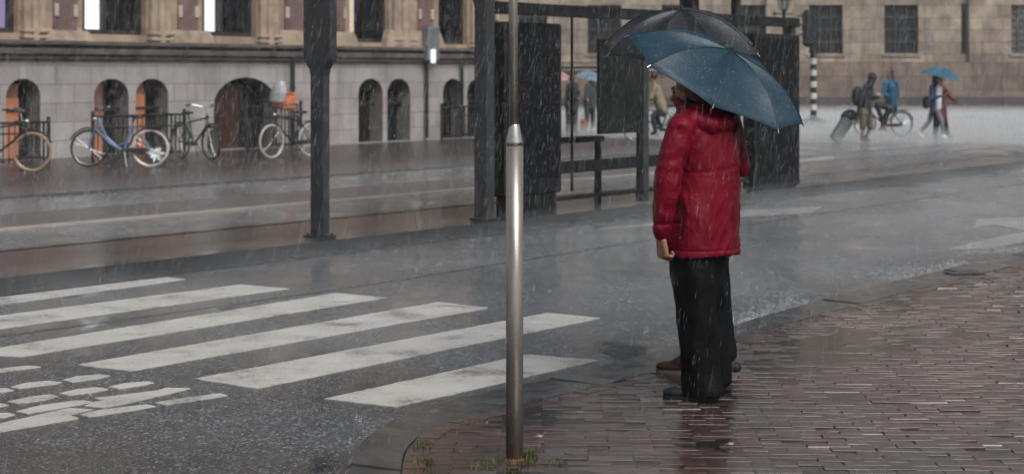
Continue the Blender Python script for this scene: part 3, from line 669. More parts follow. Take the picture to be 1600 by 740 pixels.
x2, x3 = tS(1170), TE; ad_panel(x2, x3 - .0, .02, 2.12, zS(1200, 53), 'blank dark poster case at the far end')
xm = tS(898)
for a, b in ((x1, xm), (xm, t1_), (t1_, (t1_ + x2) / 2), ((t1_ + x2) / 2, x2)):
    mb = MB(); mb.box(((a + b) / 2, .04, 1.28), (b - a - .02, .012, 2.1)); mb.build('glass_pane', M['glass'], shel)
mb = MB()
for x in (xm, (t1_ + x2) / 2): mb.box((x, .04, 1.28), (.018, .03, 2.1))
mb.build('mullion', M['shelter_dk'], shel)
za, zb = zS(868, 253), zS(868, 272)
mb = MB(); mb.box(((x1 + x2) / 2, .0, (za + zb) / 2), (x2 - x1, .05, za - zb), 0, .006); mb.build('middle_rail', M['shelter_dk'], shel)
zc = zS(870, 311); mb = MB(); mb.box(((x1 + x2) / 2, .02, zc), (x2 - x1, .06, .05), 0, .006); mb.build('bottom_rail', M['shelter_dk'], shel)
a, b = tS(938, -.05), tS(1003, -.05); mb = MB(); mb.box(((a + b) / 2, -.02, (zS(970, 62) + zS(970, 208)) / 2), (b - a, .05, zS(970, 62) - zS(970, 208)), 0, .006); bb = mb.build('notice_board', M['poster_b'], shel)
# perch rail behind the glass
of = .35; a, b = tS(845, of), tS(936, of); zt_ = zS(900, 218, of); mb = MB()
mb.box(((a + b) / 2, of, zt_), (b - a, .16, .07), 0, .01); mb.box((b - .03, of, (zt_ + .0) / 2), (.06, .08, zt_), 0, .01); mb.box((a + .03, of, zt_ / 2), (.06, .08, zt_), 0, .01); mb.build('bench', M['shelter_dk'], shel)

# tall post with the wide head
pp = G(500, 372, PZ); tp = empty('steel_post', (pp.x, pp.y, PZ), 'tall charcoal steel post with a wider boxed head standing on the platform edge', 'post', rz=ANG)
hz = H - (100 - 116) * pp.y / F - PZ
rings = []
for z_, w2, w1 in ((0, .16, .10), (hz - .12, .16, .10), (hz - .05, .19, .10), (hz + .0, .27, .105), (hz + .05, .325, .11), (hz + .09, .335, .11), (hz + 1.4, .335, .11)):
    rings.append([(-w1 / 2, -w2 / 2, z_), (w1 / 2, -w2 / 2, z_), (w1 / 2, w2 / 2, z_), (-w1 / 2, w2 / 2, z_)])
mb = MB(); mb.loft(rings[:2]); mb.build('shaft', M['shelter'], tp)
mb = MB(); mb.loft(rings[1:]); mb.box((0, 0, hz + .42), (.116, .34, .006)); mb.build('head', M['shelter'], tp)
mb = MB(); mb.box((0, 0, .02), (.2, .26, .03), 0, .005)
for a in (-1, 1):
    for b in (-1, 1): mb.tube([(a * .07, b * .1, .03), (a * .07, b * .1, .055)], .01, 6)
mb.build('base_plate', M['shelter_dk'], tp)

# foreground steel pole
sp_ = G(804, 718, KZ); pole = empty('steel_pole', (sp_.x, sp_.y, KZ), 'slim brushed steel pole, stepped narrower above waist height, in the foreground bricks', 'pole')
k = sp_.y / F; zc_ = H - (226 - 116) * k - KZ; zd_ = H - (194 - 116) * k - KZ
mb = MB(); mb.tube([(0, 0, 0), (0, 0, .6), (0, 0, zc_)], 13.6 * k, 40); mb.build('lower_tube', M['steel'], pole, smooth=True)
mb = MB(); mb.tube([(0, 0, zc_ - .002), (0, 0, zc_ + .012), (0, 0, zd_ - .006), (0, 0, zd_)], [14 * k, 13.7 * k, 8.0 * k, 7.6 * k], 40); mb.build('collar', simple('bright_collar', (.45, .43, .41), .25, .95, var=.15, scale=20), pole, smooth=True)
mb = MB(); mb.tube([(-.004, 0, zd_ - .01), (-.006, 0, 2.0), (-.012, 0, 3.6)], [7.2 * k, 7.1 * k, 7.0 * k], 32); mb.build('upper_tube', M['steel'], pole, smooth=True)
mb = MB(); mb.tube([(0, 0, -.01), (0, 0, .006), (0, 0, .009)], [15.4 * k, 15.2 * k, 13.6 * k], 28); mb.build('rusty_foot', M['rust'], pole)

# ------------------------------------------------------------------ banded poles, traffic light, lantern
mw = simple('pole_white', (.55, .54, .5), .4); mk = simple('pole_black', (.012, .013, .013), .4)
tb = G(1271, 194); tl = empty('traffic_light', tb, 'traffic light on a black and white banded pole in the square', 'traffic light')
kT = tb.y / F
for mat_, par in ((mk, 0), (mw, 1)):
    z_ = .28
    for i in range(11):
        if i % 2 == par: mb = MB(); mb.tube([(0, 0, z_), (0, 0, z_ + .198)], 4.9 * kT, 14); mb.build('pole_band', mat_, tl)
        z_ += .2
mb = MB(); mb.tube([(0, 0, 0), (0, 0, .26)], [.16, .12], 14); mb.tube([(.0, 0, 2.48), (0, 0, 4.0)], .07, 10); mb.tube([(-.02, 0, 2.7), (-.25, 0, 2.7)], .03, 8); mb.tube([(-.02, 0, 3.8), (-.25, 0, 3.8)], .03, 8); mb.build('pole', mk, tl)
mb = MB(); rings = []
for a in range(0, 361, 15): pass
hx = (1262 - 1271) * kT; z0, z1 = (116 - 76) * kT + H, (116 - 13) * kT + H
mb.box((hx, 0, (z0 + z1) / 2), (.36, .42, z1 - z0 - .1), 0, .12); hd = mb.build('signal_head', mk, tl)
for py in (28, 43, 58):
    z_ = H + (116 - py) * kT; mb = MB()
    for s_ in range(6):
        a0, a1 = R(20 + s_ * 23), R(20 + (s_ + 1) * 23)
        mb.add([(hx - .18, .13 * math.cos(a0), z_ + .13 * math.sin(a0)), (hx - .18, .13 * math.cos(a1), z_ + .13 * math.sin(a1)), (hx - .34, .13 * math.cos(a1), z_ + .13 * math.sin(a1) - .02), (hx - .34, .13 * math.cos(a0), z_ + .13 * math.sin(a0) - .02)], [(0, 1, 2, 3)])
    mb.build('visor', mk, hd)
    mb = MB(); mb.ell((hx - .18, 0, z_), [(.02, 0, 0), (0, .1, 0), (0, 0, .1)], 12); mb.build('lens', simple('dark_lens', (.02, .03, .03), .2), hd)
gm = MB()
for _ in range(500):
    a = random.uniform(0, 6.28); r_ = random.uniform(.1, .42); hh = random.uniform(.1, .34) * (1 - r_); x, y_ = r_ * math.cos(a), r_ * math.sin(a)
    gm.add([(x - .012, y_, 0), (x + .012, y_, 0), (x * 1.2, y_ * 1.2, hh)], [(0, 1, 2)])
tag(gm.build('grass', M['grass'], root=None), kind='stuff', label='grass tuft round the foot of the banded traffic light pole').location = tb
bp = PX(1077, 8, 27.0); bpole = empty('banded_pole', (bp.x, bp.y, 0), 'broad black and white banded pole rising behind the black umbrella', 'pole')
for mat_, par in ((mk, 0), (mw, 1)):
    for i in range(13):
        if i % 2 == par: mb = MB(); mb.tube([(0, 0, .1 * 0 + i * .29 - .25 + .0), (0, 0, i * .29 + .29 - .252)], .145, 20); mb.build('pole_band', mat_, bpole)
lp = PX(1225, 30, 60.0); lt = empty('street_lamp', (lp.x, lp.y, 0), 'ornate black lantern lamp post seen above the right end of the shelter', 'street lamp'); kL = 60 / F
zz = lambda py: H + (116 - py) * kL
mb = MB(); mb.tube([(0, 0, 0), (0, 0, .8), (0, 0, 1.0), (0, 0, zz(20))], [.16, .13, .07, .05], 12); mb.tube([(-.28, 0, zz(22)), (.3, 0, zz(22))], .025, 6); mb.ell((-.3, 0, zz(22)), [(.06, 0, 0), (0, .06, 0), (0, 0, .06)], 8); mb.tube([(0, 0, zz(20)), (0, 0, zz(16)), (0, 0, zz(15))], [.05, .1, .15], 12); mb.build('lamp_post', M['iron'], lt)
mb = MB()
for i in range(6):
    a = i * math.pi / 3; mb.tube([(.12 * math.cos(a), .12 * math.sin(a), zz(15)), (.2 * math.cos(a), .2 * math.sin(a), zz(0)), (.2 * math.cos(a), .2 * math.sin(a), zz(-3))], .018, 5)
mb.tube([(0, 0, zz(-3)), (0, 0, zz(-10)), (0, 0, zz(-16))], [.25, .1, .02], 12); lf = mb.build('lantern_frame', M['iron'], lt)
mb = MB(); mb.tube([(0, 0, zz(14)), (0, 0, zz(-2))], [.1, .17], 6); mb.build('lantern_glass', simple('lantern_glass', (.3, .28, .27), .2), lf)

# ------------------------------------------------------------------ bicycles
def circ(c, r_, n_=36, ax='y'): return [(c[0] + r_ * math.cos(a * 2 * math.pi / n_), c[1], c[2] + r_ * math.sin(a * 2 * math.pi / n_)) for a in range(n_)]
def bicycle(loc, heading, label, frame_c, tyre_c, style='step', group='bicycles parked against the railings', s=1.0, tyre2=None, lean=0, steer=0, bars=True):
    o = empty('bicycle', loc, label, 'bicycle', group, rz=heading)
    mf = simple('bike_frame', frame_c, .35, .2, var=.15, coat=.3); mt = simple('tyre', tyre_c, .6, var=.2); mt2 = simple('tyre', tyre2 or tyre_c, .6, var=.2); r_ = .345 * s; wb = .56 * s
    for x, mm in ((wb, mt), (-wb, mt2)):
        mb = MB(); mb.tube(circ((x, 0, r_), r_ - .035), .012, 6, closed=True)
        for k in range(18):
            a = k * math.pi / 9; mb.tube([(x, .02 * (-1) ** k, r_), (x + (r_ - .04) * math.cos(a), 0, r_ + (r_ - .04) * math.sin(a))], .0022, 4)
        mb.tube([(x, -.05, r_), (x, .05, r_)], .022, 8); wh_ = mb.build('wheel', M['chrome'], o)
        mb = MB(); mb.tube(circ((x, 0, r_), r_ - .022), .024, 8, closed=True); mb.build('tyre', mm, wh_)
        mb = MB(); rr = r_ + .03; a0, a1 = (10, 170) if x < 0 else (25, 165)
        mb.tube([(x + rr * math.cos(R(a)), 0, r_ + rr * math.sin(R(a))) for a in range(a0, a1, 12)], .016, 6); mb.build('mudguard', mk, o)
    bb_ = Vector((-.08, 0, .29)); head = Vector((wb - .17, 0, .88)); hb = Vector((wb - .12, 0, .70)); seat = Vector((-.24, 0, .80)); rear = Vector((-wb, 0, r_)); fr_ = Vector((wb, 0, r_))
    mb = MB()
    if style == 'step':
        mb.tube([hb, Vector((.16, 0, .42)), bb_], [.024, .026, .026], 8); mb.tube([head, Vector((.24, 0, .55)), Vector((.05, 0, .38)), seat * .35 + bb_ * .65], .019, 8)
    else:
        mb.tube([hb, bb_], .022, 8); mb.tube([head - Vector((.0, 0, .05)), seat - Vector((0, 0, .06))], .019, 8)
    mb.tube([head, hb], .026, 8); mb.tube([bb_, seat], .02, 8)
    for y_ in (-.05, .05): mb.tube([bb_ + Vector((0, y_ * .6, 0)), rear + Vector((0, y_, 0))], .012, 6); mb.tube([seat + Vector((0, y_ * .4, -.06)), rear + Vector((0, y_, 0))], .010, 6)
    mb.build('frame', mf, o)
    mb = MB()
    for y_ in (-.05, .05): mb.tube([hb + Vector((0, y_, 0)), Vector((wb - .03, y_, .5)), fr_ + Vector((0, y_, 0))], .012, 6)
    mb.tube([hb + Vector((0, -.05, 0)), hb + Vector((0, .05, 0))], .018, 6); mb.build('fork', mf, o)
    mb = MB(); st = head + Vector((-.03, 0, .13)); mb.tube([head, st], .014, 6)
    mb.tube([st + Vector((-.22, -.29, .07)), st + Vector((-.08, -.27, .09)), st + Vector((.05, -.1, .04)), st + Vector((.05, .1, .04)), st + Vector((-.08, .27, .09)), st + Vector((-.22, .29, .07))], .013, 8)
    hbm = mb.build('handlebar', M['chrome'], o)
    for s_ in (-1, 1):
        mb = MB(); mb.tube([st + Vector((-.25, s_ * .29, .07)), st + Vector((-.12, s_ * .28, .085))], .018, 8); mb.build('grip', mk, hbm)
    mb = MB(); mb.tube([seat, seat + Vector((-.03, 0, .1))], .013, 6); p = seat + Vector((-.03, 0, .12)); mb.ell(p + Vector((-.06, 0, 0)), [(.13, 0, 0), (0, .09, 0), (0, 0, .035)]); mb.ell(p + Vector((.08, 0, .005)), [(.11, 0, 0), (0, .035, 0), (0, 0, .025)]); mb.build('saddle', mk, o)
    mb = MB()
    for y_ in (-.07, 0, .07): mb.tube([(-wb + .3, y_, .73 * s), (-wb - .2, y_, .73 * s)], .006, 5)
    for y_ in (-.07, .07): mb.tube([(-wb, y_, r_), (-wb - .05, y_, .73 * s)], .006, 5)
    mb.box((-wb - .1, 0, .735 * s), (.3, .15, .012)); mb.build('rack', mk, o)
    mb = MB(); mb.ell((-.3, .06, .31), [(.27, 0, 0), (0, .012, 0), (0, 0, .05)]); mb.build('chain_guard', mk, o)
    mb = MB(); mb.tube([bb_ + Vector((0, -.1, 0)), bb_ + Vector((0, .1, 0))], .012, 6)
    for s_ in (-1, 1): mb.tube([bb_ + Vector((0, s_ * .09, 0)), bb_ + Vector((s_ * .1, s_ * .1, -s_ * .13))], .009, 5); mb.box(bb_ + Vector((s_ * .1, s_ * .15, -s_ * .13)), (.09, .08, .02))
    mb.build('pedals', mk, o)
    mb = MB(); mb.ell(head + Vector((.07, 0, .0)), [(.05, 0, 0), (0, .035, 0), (0, 0, .035)]); mb.build('headlight', M['chrome'], o)
    mb = MB(); mb.tube([bb_ + Vector((-.02, .06, .0)), Vector((-.16, .14, .01))], .009, 5); mb.build('kickstand', M['chrome'], o)
    o.rotation_euler = (0, lean, heading) if False else (lean * math.cos(heading + math.pi / 2) * 0, 0, heading)
    return o
bz = .03
p = G(187, 261, bz); blue = bicycle(p, math.pi, 'pale blue step through bicycle with a white rear tyre and white flowers in its wheel', (.13, .21, .33), (.012, .012, .012), 'step', tyre2=(.5, .48, .45))
mb = MB()
for i in range(46):
    a = random.uniform(0, 6.28); L = random.uniform(.08, .2); c = Vector((-.66, .05, .24)); d = Vector((math.cos(a) * L, random.uniform(-.03, .05), math.sin(a) * L * .8)); nrm_ = Vector((-d.z, 0, d.x)).normalized() * .018
    mb.add([c, c + d * .6 + nrm_, c + d, c + d * .6 - nrm_], [(0, 1, 2, 3)])
mb.build('wheel_flowers', simple('white_petals', (.75, .76, .8), .5), blue)
p = G(0, 268, bz); tanb = bicycle(p, 0, 'dark bicycle with tan tyres cut by the left edge of the photo', (.012, .012, .013), (.30, .19, .11), 'diamond')
mb = MB(); mb.box((-.55, 0, .82), (.34, .3, .2), 0, .02); mb.build('basket', mk, tanb)
p = G(306, 249, bz); tealb = bicycle(p, R(-48), 'dark teal bicycle with a grey skirt guard, turned half towards us', (.012, .06, .065), (.015, .015, .016), 'diamond', tyre2=(.14, .13, .12))
mb = MB(); mb.ell((.56, .05, .36), [(.24, 0, 0), (0, .012, 0), (0, 0, .26)]); mb.build('skirt_guard', simple('skirt_guard', (.20, .21, .20), .6), tealb)
p = G(455, 246, bz); cb = bicycle(p, R(232), 'black bicycle with white tyres and an orange child seat behind a windscreen', (.012, .012, .014), (.42, .41, .39), 'diamond')
mb = MB(); mb.box((.18, 0, 1.05), (.38, .36, .16), 0, .04); mb.box((.03, 0, 1.2), (.08, .34, .26), 0, .02)
for s_ in (-1, 1): mb.box((.18, s_ * .17, 1.17), (.28, .04, .18), 0, .01)
cs = mb.build('child_seat', simple('orange_plastic', (.55, .17, .07), .4), cb)
mb = MB(); rings = []
for z_, wd, x_ in ((1.15, .23, .40), (1.32, .22, .38), (1.46, .18, .34), (1.56, .09, .30)):
    rings.append([(x_, -wd, z_), (x_ + .05, -wd * .5, z_), (x_ + .06, 0, z_), (x_ + .05, wd * .5, z_), (x_, wd, z_), (x_ - .012, wd, z_), (x_ + .04, 0, z_), (x_ - .012, -wd, z_)])
mb.loft(rings); mb.build('windscreen', simple('milky_windscreen', (.34, .355, .37), .25), cs)

# ------------------------------------------------------------------ people
def hand(mb, wr, d, w_, nrm, curl=35, s=1.0, k=1.0):
    """palm and five fingers; d towards the fingers, w_ towards the thumb side, nrm the way the palm faces"""
    d, w_, nrm = Vector(d).normalized(), Vector(w_).normalized(), Vector(nrm).normalized(); wr = Vector(wr)
    L = [.068, .076, .071, .056]
    for i in range(4):
        o_ = w_ * (.031 - .0205 * i) * s; kn = wr + d * (.092 - .005 * abs(i - 1)) * s + o_
        mb.cap(wr + o_ * .6 + d * .012 * s, kn, .016 * s * k, .0125 * s * k, 10)
        p = kn; a = 0
        for f, rr in ((.46, .0095), (.3, .0085), (.24, .0075)):
            a += R(curl * (1 + .06 * i)); q = p + (d * math.cos(a) + nrm * math.sin(a)) * L[i] * f * s; mb.cap(p, q, rr * s * k, rr * .92 * s * k, 8); p = q
    b_ = wr + w_ * .022 * s + d * .02 * s; t1 = b_ + (w_ * .75 + d * .6 + nrm * .35).normalized() * .045 * s; t2 = t1 + (w_ * .1 + d * .8 + nrm * .55).normalized() * .032 * s; t3 = t2 + (d * .8 + nrm * .7 - w_ * .2).normalized() * .026 * s
    mb.cap(b_, t1, .015 * s * k, .0115 * s * k, 8); mb.cap(t1, t2, .011 * s * k, .010 * s * k, 8); mb.cap(t2, t3, .0098 * s * k, .008 * s * k, 8)
def head_shape(mb, c, f, up, s=1.0):
    f = Vector(f).normalized(); up = Vector(up).normalized(); r_ = f.cross(up).normalized(); up = r_.cross(f); c = Vector(c)
    mb.ell(c - f * .012 * s + up * .02 * s, [r_ * .076 * s, f * .095 * s, up * .098 * s]); mb.ell(c + f * .03 * s - up * .045 * s, [r_ * .056 * s, f * .058 * s, up * .068 * s])
    mb.cap(c + f * .086 * s + up * .02 * s, c + f * .112 * s - up * .022 * s, .009 * s, .014 * s, 8)      # nose
    mb.ell(c + f * .068 * s - up * .093 * s, [r_ * .026 * s, f * .022 * s, up * .018 * s])                    # chin
    mb.cap(c + f * .078 * s + up * .034 * s - r_ * .04 * s, c + f * .082 * s + up * .034 * s + r_ * .04 * s, .013 * s, .013 * s, 8)   # brow
    for k in (-1, 1): mb.ell(c + r_ * k * .078 * s - f * .008 * s - up * .005 * s, [r_ * .01 * s, f * .018 * s, up * .03 * s])
def face_bits(par, root, c, f, up, s=1.0):
    f = Vector(f).normalized(); up = Vector(up).normalized(); r_ = f.cross(up).normalized(); c = Vector(c)
    for k in (-1, 1):
        mb = MB(); mb.ell(c + f * .082 * s + r_ * k * .031 * s + up * .014 * s, [r_ * .013 * s, f * .008 * s, up * .006 * s], 8); mb.build('eye', M['eye'], par, root)
    mb = MB(); mb.cap(c + f * .086 * s - up * .052 * s - r_ * .02 * s, c + f * .086 * s - up * .052 * s + r_ * .02 * s, .006 * s, .006 * s, 8); mb.build('mouth', M['lips'], par, root)

def figure(root, J, label, face, skin='skin', jacket=None, trousers=None, shoes=None, hair=None, vox=.014, group=None, coat_len=0, jf=1.0, short=False, up=(0, 0, 1), hood=False, longhair=0, hands_dir=None, jr=1.0, tf=1.0, s=1.0, open_front=None, flare=0):
    """J: joints in world metres: pel, che, nec, hea, shL, elL, wrL, shR, elR, wrR, hiL, knL, anL, toL, hiR, knR, anR, toR"""
    o = empty('person', root, label, 'person', group); f = Vector(face).normalized(); side = f.cross(Vector((0, 0, 1))).normalized()
    g_ = {k_: Vector(v) for k_, v in J.items()}
    mb = MB(); fl = (f, .68)
    mb.cap(g_['pel'], g_['che'], .135 * s, .15 * s, 16, fl); mb.cap(g_['che'], g_['nec'], .13 * s, .07 * s, 16, fl); mb.cap(g_['nec'], g_['hea'], .052 * s, .05 * s); head_shape(mb, g_['hea'], f, up, s)
    for a in 'LR':
        mb.cap(g_['nec'].lerp(g_['sh' + a], .5), g_['sh' + a], .055 * s, .055 * s); mb.cap(g_['sh' + a], g_['el' + a], .048 * s, .038 * s); mb.cap(g_['el' + a], g_['wr' + a], .038 * s, .026 * s)
        d = (g_['wr' + a] - g_['el' + a]).normalized(); hd = Vector(hands_dir[a]) if hands_dir and a in hands_dir else d
        wv = f if abs(d.dot(f)) < .8 else Vector((0, 0, 1)); wv = (wv - hd * wv.dot(hd.normalized())); nn = hd.cross(wv) * (1 if a == 'L' else -1)
        hand(mb, g_['wr' + a], hd, wv, nn, 40, s)
        mb.cap(g_['hi' + a], g_['kn' + a], .085 * s, .055 * s); mb.cap(g_['kn' + a], g_['an' + a], .055 * s, .036 * s); mb.cap(g_['an' + a] - Vector((0, 0, .02)), g_['to' + a], .034 * s, .026 * s)
    bake(mb, 'body', M[skin], max(vox * .6, .005), o, root, 3)
    body = o.children[0]; face_bits(body, root, g_['hea'], f, up, s)
    def folds(k, amp):
        def fn(c, n_): return amp * (noise.noise(Vector((c.x * k, c.y * k, c.z * k * .7))) + .5 * noise.noise(Vector((c.x * k * 2.3, c.y * k * 2.3, c.z * k * 1.6 + 4))))
        return fn
    if jacket:
        mb = MB(); q = jr
        low = g_['pel'] - Vector((0, 0, coat_len)); mb.cap(low, g_['che'], (.165 + flare) * s * q, .165 * s * q, 18, (f, .78)); mb.cap(g_['che'], g_['nec'] - (g_['nec'] - g_['che']) * .1, .16 * s * q, .085 * s, 18, (f, .78))
        for a in 'LR': mb.cap(g_['nec'].lerp(g_['sh' + a], .6), g_['sh' + a], .072 * s, .075 * s); mb.cap(g_['sh' + a], g_['el' + a], .07 * s * q, .058 * s * q); mb.cap(g_['el' + a], g_['wr' + a], .058 * s * q, .046 * s * q)
        if hood: mb.ell(g_['hea'] - f * .02 * s, [side * .115 * s, f * .115 * s, Vector((0, 0, .14 * s))]); mb.cap(g_['nec'], g_['hea'], .1 * s, .1 * s)
        # cut the wrists free of the ball ends
        bake(mb, 'hooded_jacket' if hood else 'jacket', jacket, vox, o, root, 5, fold=folds(9, .010))
    if trousers:
        mb = MB()
        for a in 'LR':
            mb.cap(g_['hi' + a] + Vector((0, 0, .05)), g_['kn' + a], .105 * s * tf, .08 * s * tf)
            if not short: mb.cap(g_['kn' + a], g_['an' + a] + (g_['kn' + a] - g_['an' + a]) * .06, .078 * s * tf, .06 * s * tf)
        mb.cap(g_['hiL'], g_['hiR'], .12 * s * tf, .12 * s * tf); bake(mb, 'shorts' if short else 'trousers', trousers, vox, o, root, 4, fold=folds(10, .007))
    if shoes:
        for a in 'LR':
            mb = MB(); an, to = g_['an' + a], g_['to' + a]; mb.cap(an - Vector((0, 0, .03)), to, .05 * s, .04 * s, 12); mb.cap(an, an + Vector((0, 0, .03)), .05 * s, .05 * s, 12)
            bake(mb, 'shoe', shoes, min(vox, .012), o, root, 3)
    if hair:
        mb = MB(); hc = g_['hea']; mb.ell(hc - f * .03 * s + Vector((0, 0, .035 * s)), [side * .10 * s, f * .105 * s, Vector((0, 0, .10 * s))])
        if longhair:
            for k in (-1, 1): mb.cap(hc + side * k * .06 * s - f * .035 * s, hc + side * k * .07 * s - f * .05 * s - Vector((0, 0, longhair)), .05 * s, .04 * s)
            mb.cap(hc - f * .07 * s, hc - f * .09 * s - Vector((0, 0, longhair)), .06 * s, .05 * s)
        bake(mb, 'hair', hair, .012, o, root, 2, fold=folds(40, .008))
    return o
M['hair_dark'] = simple('dark_hair', (.014, .010, .008), .4, var=.3, scale=20); M['hair_auburn'] = simple('auburn_hair', (.13, .045, .02), .45, var=.3, scale=30)

# ---- umbrellas
def umbrella(apex, axis, Rr, drop, th0, canopy, label, n_=8, shaft=.62, group=None, wet=0, flat_v=None, u=None, powr=2.2, near=True, handle=None):
    A_ = Vector(apex); ax = Vector(axis).normalized()
    u = Vector(np.cross(np.array(ax), np.array([0.3, 1, 0.2]))).normalized(); v = ax.cross(u)
    o = empty('umbrella', A_ - ax * shaft, label, 'umbrella', group); root = A_ - ax * shaft
    mb = MB(); nr, na = 12, 8; rings = []
    P = lambda a, t, extra=0: A_ + (u * math.cos(a) + v * math.sin(a)) * Rr * t - ax * (drop * (t ** powr)) + ax * extra
    def surf(side_):
        rr = []
        for i in range(nr + 1):
            t = i / nr; ring = []
            for k_ in range(n_):
                a0 = th0 + k_ * 2 * math.pi / n_
                for j in range(na):
                    f_ = j / na; a = a0 + f_ * 2 * math.pi / n_; ch = math.cos(math.pi / n_) / math.cos((f_ - .5) * 2 * math.pi / n_)
                    sag = 4 * f_ * (1 - f_); tt = t * (ch * (1 - .025 * sag * t)) if t > 0 else 0
                    bul = .018 * sag * math.sin(math.pi * min(1, t * .95)) * -3.1 + .004 * noise.noise(Vector((a * 3, t * 5, Rr)))
                    p = A_ + (u * math.cos(a) + v * math.sin(a)) * Rr * max(tt, .002) - ax * (drop * (t ** powr)) + ax * (bul * Rr * 1.6 + side_) + ax * (.010 * sag * t ** 5 * Rr * 2)
                    ring.append(p)
            rr.append(ring)
        return rr
    a_, b_ = surf(.0012), surf(-.0012); mb.loft(a_ + b_[::-1], caps=True); can = mb.build('canopy', canopy, o, root, smooth=False)
    for p in can.data.polygons: p.use_smooth = True
    for ed in can.data.edges:
        i_, j_ = ed.vertices; m_ = n_ * na
        if i_ % na == 0 and j_ % na == 0 and i_ % m_ == j_ % m_: ed.use_edge_sharp = True
    if near:
        for k_ in range(n_):
            a = th0 + k_ * 2 * math.pi / n_; mb = MB(); mb.tube([P(a, t, -.006) for t in (.03, .2, .4, .6, .8, .93, 1.0)], .0022, 5); mb.tube([P(a, .5, -.006), A_ - ax * (drop + .06)], .0018, 5)
            mb.build('rib', M['iron'], o, root)
            mb = MB(); mb.tube([P(a, t, .0026) for t in (.03, .2, .4, .6, .7, .8, .9, .985)], .0026, 5); mb.build('seam', canopy, o, root)
            mb = MB(); tp_ = P(a, 1.0); dd = (P(a, 1.0) - P(a, .95)).normalized(); mb.cap(tp_ - dd * .008, tp_ + dd * .014, .0035, .0028, 8); mb.build('rib_tip', M['chrome'], o, root)
    mb = MB(); mb.cap(A_ + ax * .0, A_ + ax * .018, .013 if near else .015, .008, 10); mb.build('ferrule', mk, o, root)
    mb = MB(); mb.tube([A_ - ax * .005, A_ - ax * (shaft - .04)], .0045 if near else .012, 8); mb.build('shaft', M['chrome'], o, root)
    mb = MB(); mb.cap(A_ - ax * (shaft - .08), A_ - ax * shaft, .013, .016, 10); mb.build('handle', mk, o, root)
    if wet:
        mb = MB()
        for _ in range(wet):
            a = random.uniform(0, 6.28); t = math.sqrt(random.uniform(.01, 1)) * .95; k_ = ((a - th0) / (2 * math.pi / n_)) % 1; ch = math.cos(math.pi / n_) / math.cos((k_ - .5) * 2 * math.pi / n_); sag = 4 * k_ * (1 - k_)
            p = A_ + (u * math.cos(a) + v * math.sin(a)) * Rr * t * ch * (1 - .025 * sag * t) - ax * (drop * t ** powr) + ax * (.0012 - .018 * 3.1 * sag * math.sin(math.pi * min(1, t * .95)) * Rr * 1.6 + .010 * sag * t ** 5 * Rr * 2)
            r_ = random.uniform(.0008, .0022) * (1.6 if random.random() < .06 else 1)
            mb.add([p + Vector(d_) * r_ for d_ in ((1, 0, 0), (-1, 0, 0), (0, 1, 0), (0, -1, 0), (0, 0, 1), (0, 0, -1))], [(0, 2, 4), (2, 1, 4), (1, 3, 4), (3, 0, 4), (2, 0, 5), (1, 2, 5), (3, 1, 5), (0, 3, 5)])
        w_ = mb.build('rain_beads', M['bead'], o, root); w_['kind'] = 'stuff'
    return o
# ---- the woman in the crimson jacket
ZW = 9.66; kw = ZW / F
W_ = lambda px, py, dy=0: PX(px, py, ZW + dy)
SC = 9.9 / 9.45
umbrella(PX(1142, 79, 9.9), (.4292, -.2784, .8592), .5023 * SC, .1755 * SC, .1717, M['blue_canopy'], 'petrol blue umbrella tilted over the person in the crimson jacket', wet=900, shaft=.58, powr=2.7)
umbrella(PX(1065, 16, 10.6), (-.0023, -.207, .9783), .4557, .2231, 6.162, M['black_canopy'], 'black umbrella behind the petrol blue one', wet=600, shaft=.66, powr=2.4)

root = Vector((W_(1095, 620).x, ZW, KZ)); wom = empty('person', root, 'person in a crimson rain jacket and black trousers standing on the kerb, seen from behind', 'person')
f = Vector((-.66, .75, 0)); e = Vector((.75, .66, 0)); UP = Vector((0, 0, 1))         # chest faces away to the left; e is her right
T0 = W_(1100, 300)
hc = W_(1078, 142, .07); hc.z = 1.625
neck = W_(1092, 178, .04); che = W_(1100, 225, .03); pel = W_(1098, 385, .02)
shL = W_(1064, 200, -.12); elL = W_(1046, 292, -.15); wrL = W_(1033, 372, -.12)
shR = W_(1140, 196, .16); elR = W_(1154, 258, .24); wrR = PX(1078, 226, 9.98)
hiL = W_(1078, 400, -.05); knL = W_(1088, 505, -.05); anL = W_(1098, 600, -.04); hiR = W_(1104, 400, .08); knR = W_(1112, 500, .10); anR = W_(1120, 592, .14)
anL.z = KZ + .09; anR.z = KZ + .09; fd = Vector((-.97, .22, 0)).normalized(); toL = anL + fd * .165 - UP * .055; toR = anR + fd * .17 - UP * .055
hf = Vector((-.80, .60, -.05)).normalized()
mb = MB(); mb.cap(pel, che, .13, .15, 16, (f, .7)); mb.cap(che, neck, .12, .06, 16, (f, .7)); mb.cap(neck, hc, .052, .05); head_shape(mb, hc, hf, UP, .98)
for a, b, c in ((shL, elL, wrL), (shR, elR, wrR)): mb.cap(neck, a, .05, .05); mb.cap(a, b, .045, .038); mb.cap(b, c, .038, .026)
hand(mb, wrL + Vector((0, 0, -.0)), Vector((.12, .1, -1)), Vector((-.3, .5, 0)), Vector((.9, .2, 0)), 58, 1.05, 1.0)
hand(mb, wrR, Vector((-.8, -.1, .35)), Vector((.3, .1, .9)), Vector((-.2, -.95, .0)), 68, .95)
for h_, k_, a_, t_ in ((hiL, knL, anL, toL), (hiR, knR, anR, toR)): mb.cap(h_, k_, .07, .05); mb.cap(k_, a_, .05, .036); mb.cap(a_ - UP * .02, t_, .034, .026)
body = bake(mb, 'body', M['skin'], .0036, wom, root, 2, .5); face_bits(body, root, hc, hf, UP, .98)
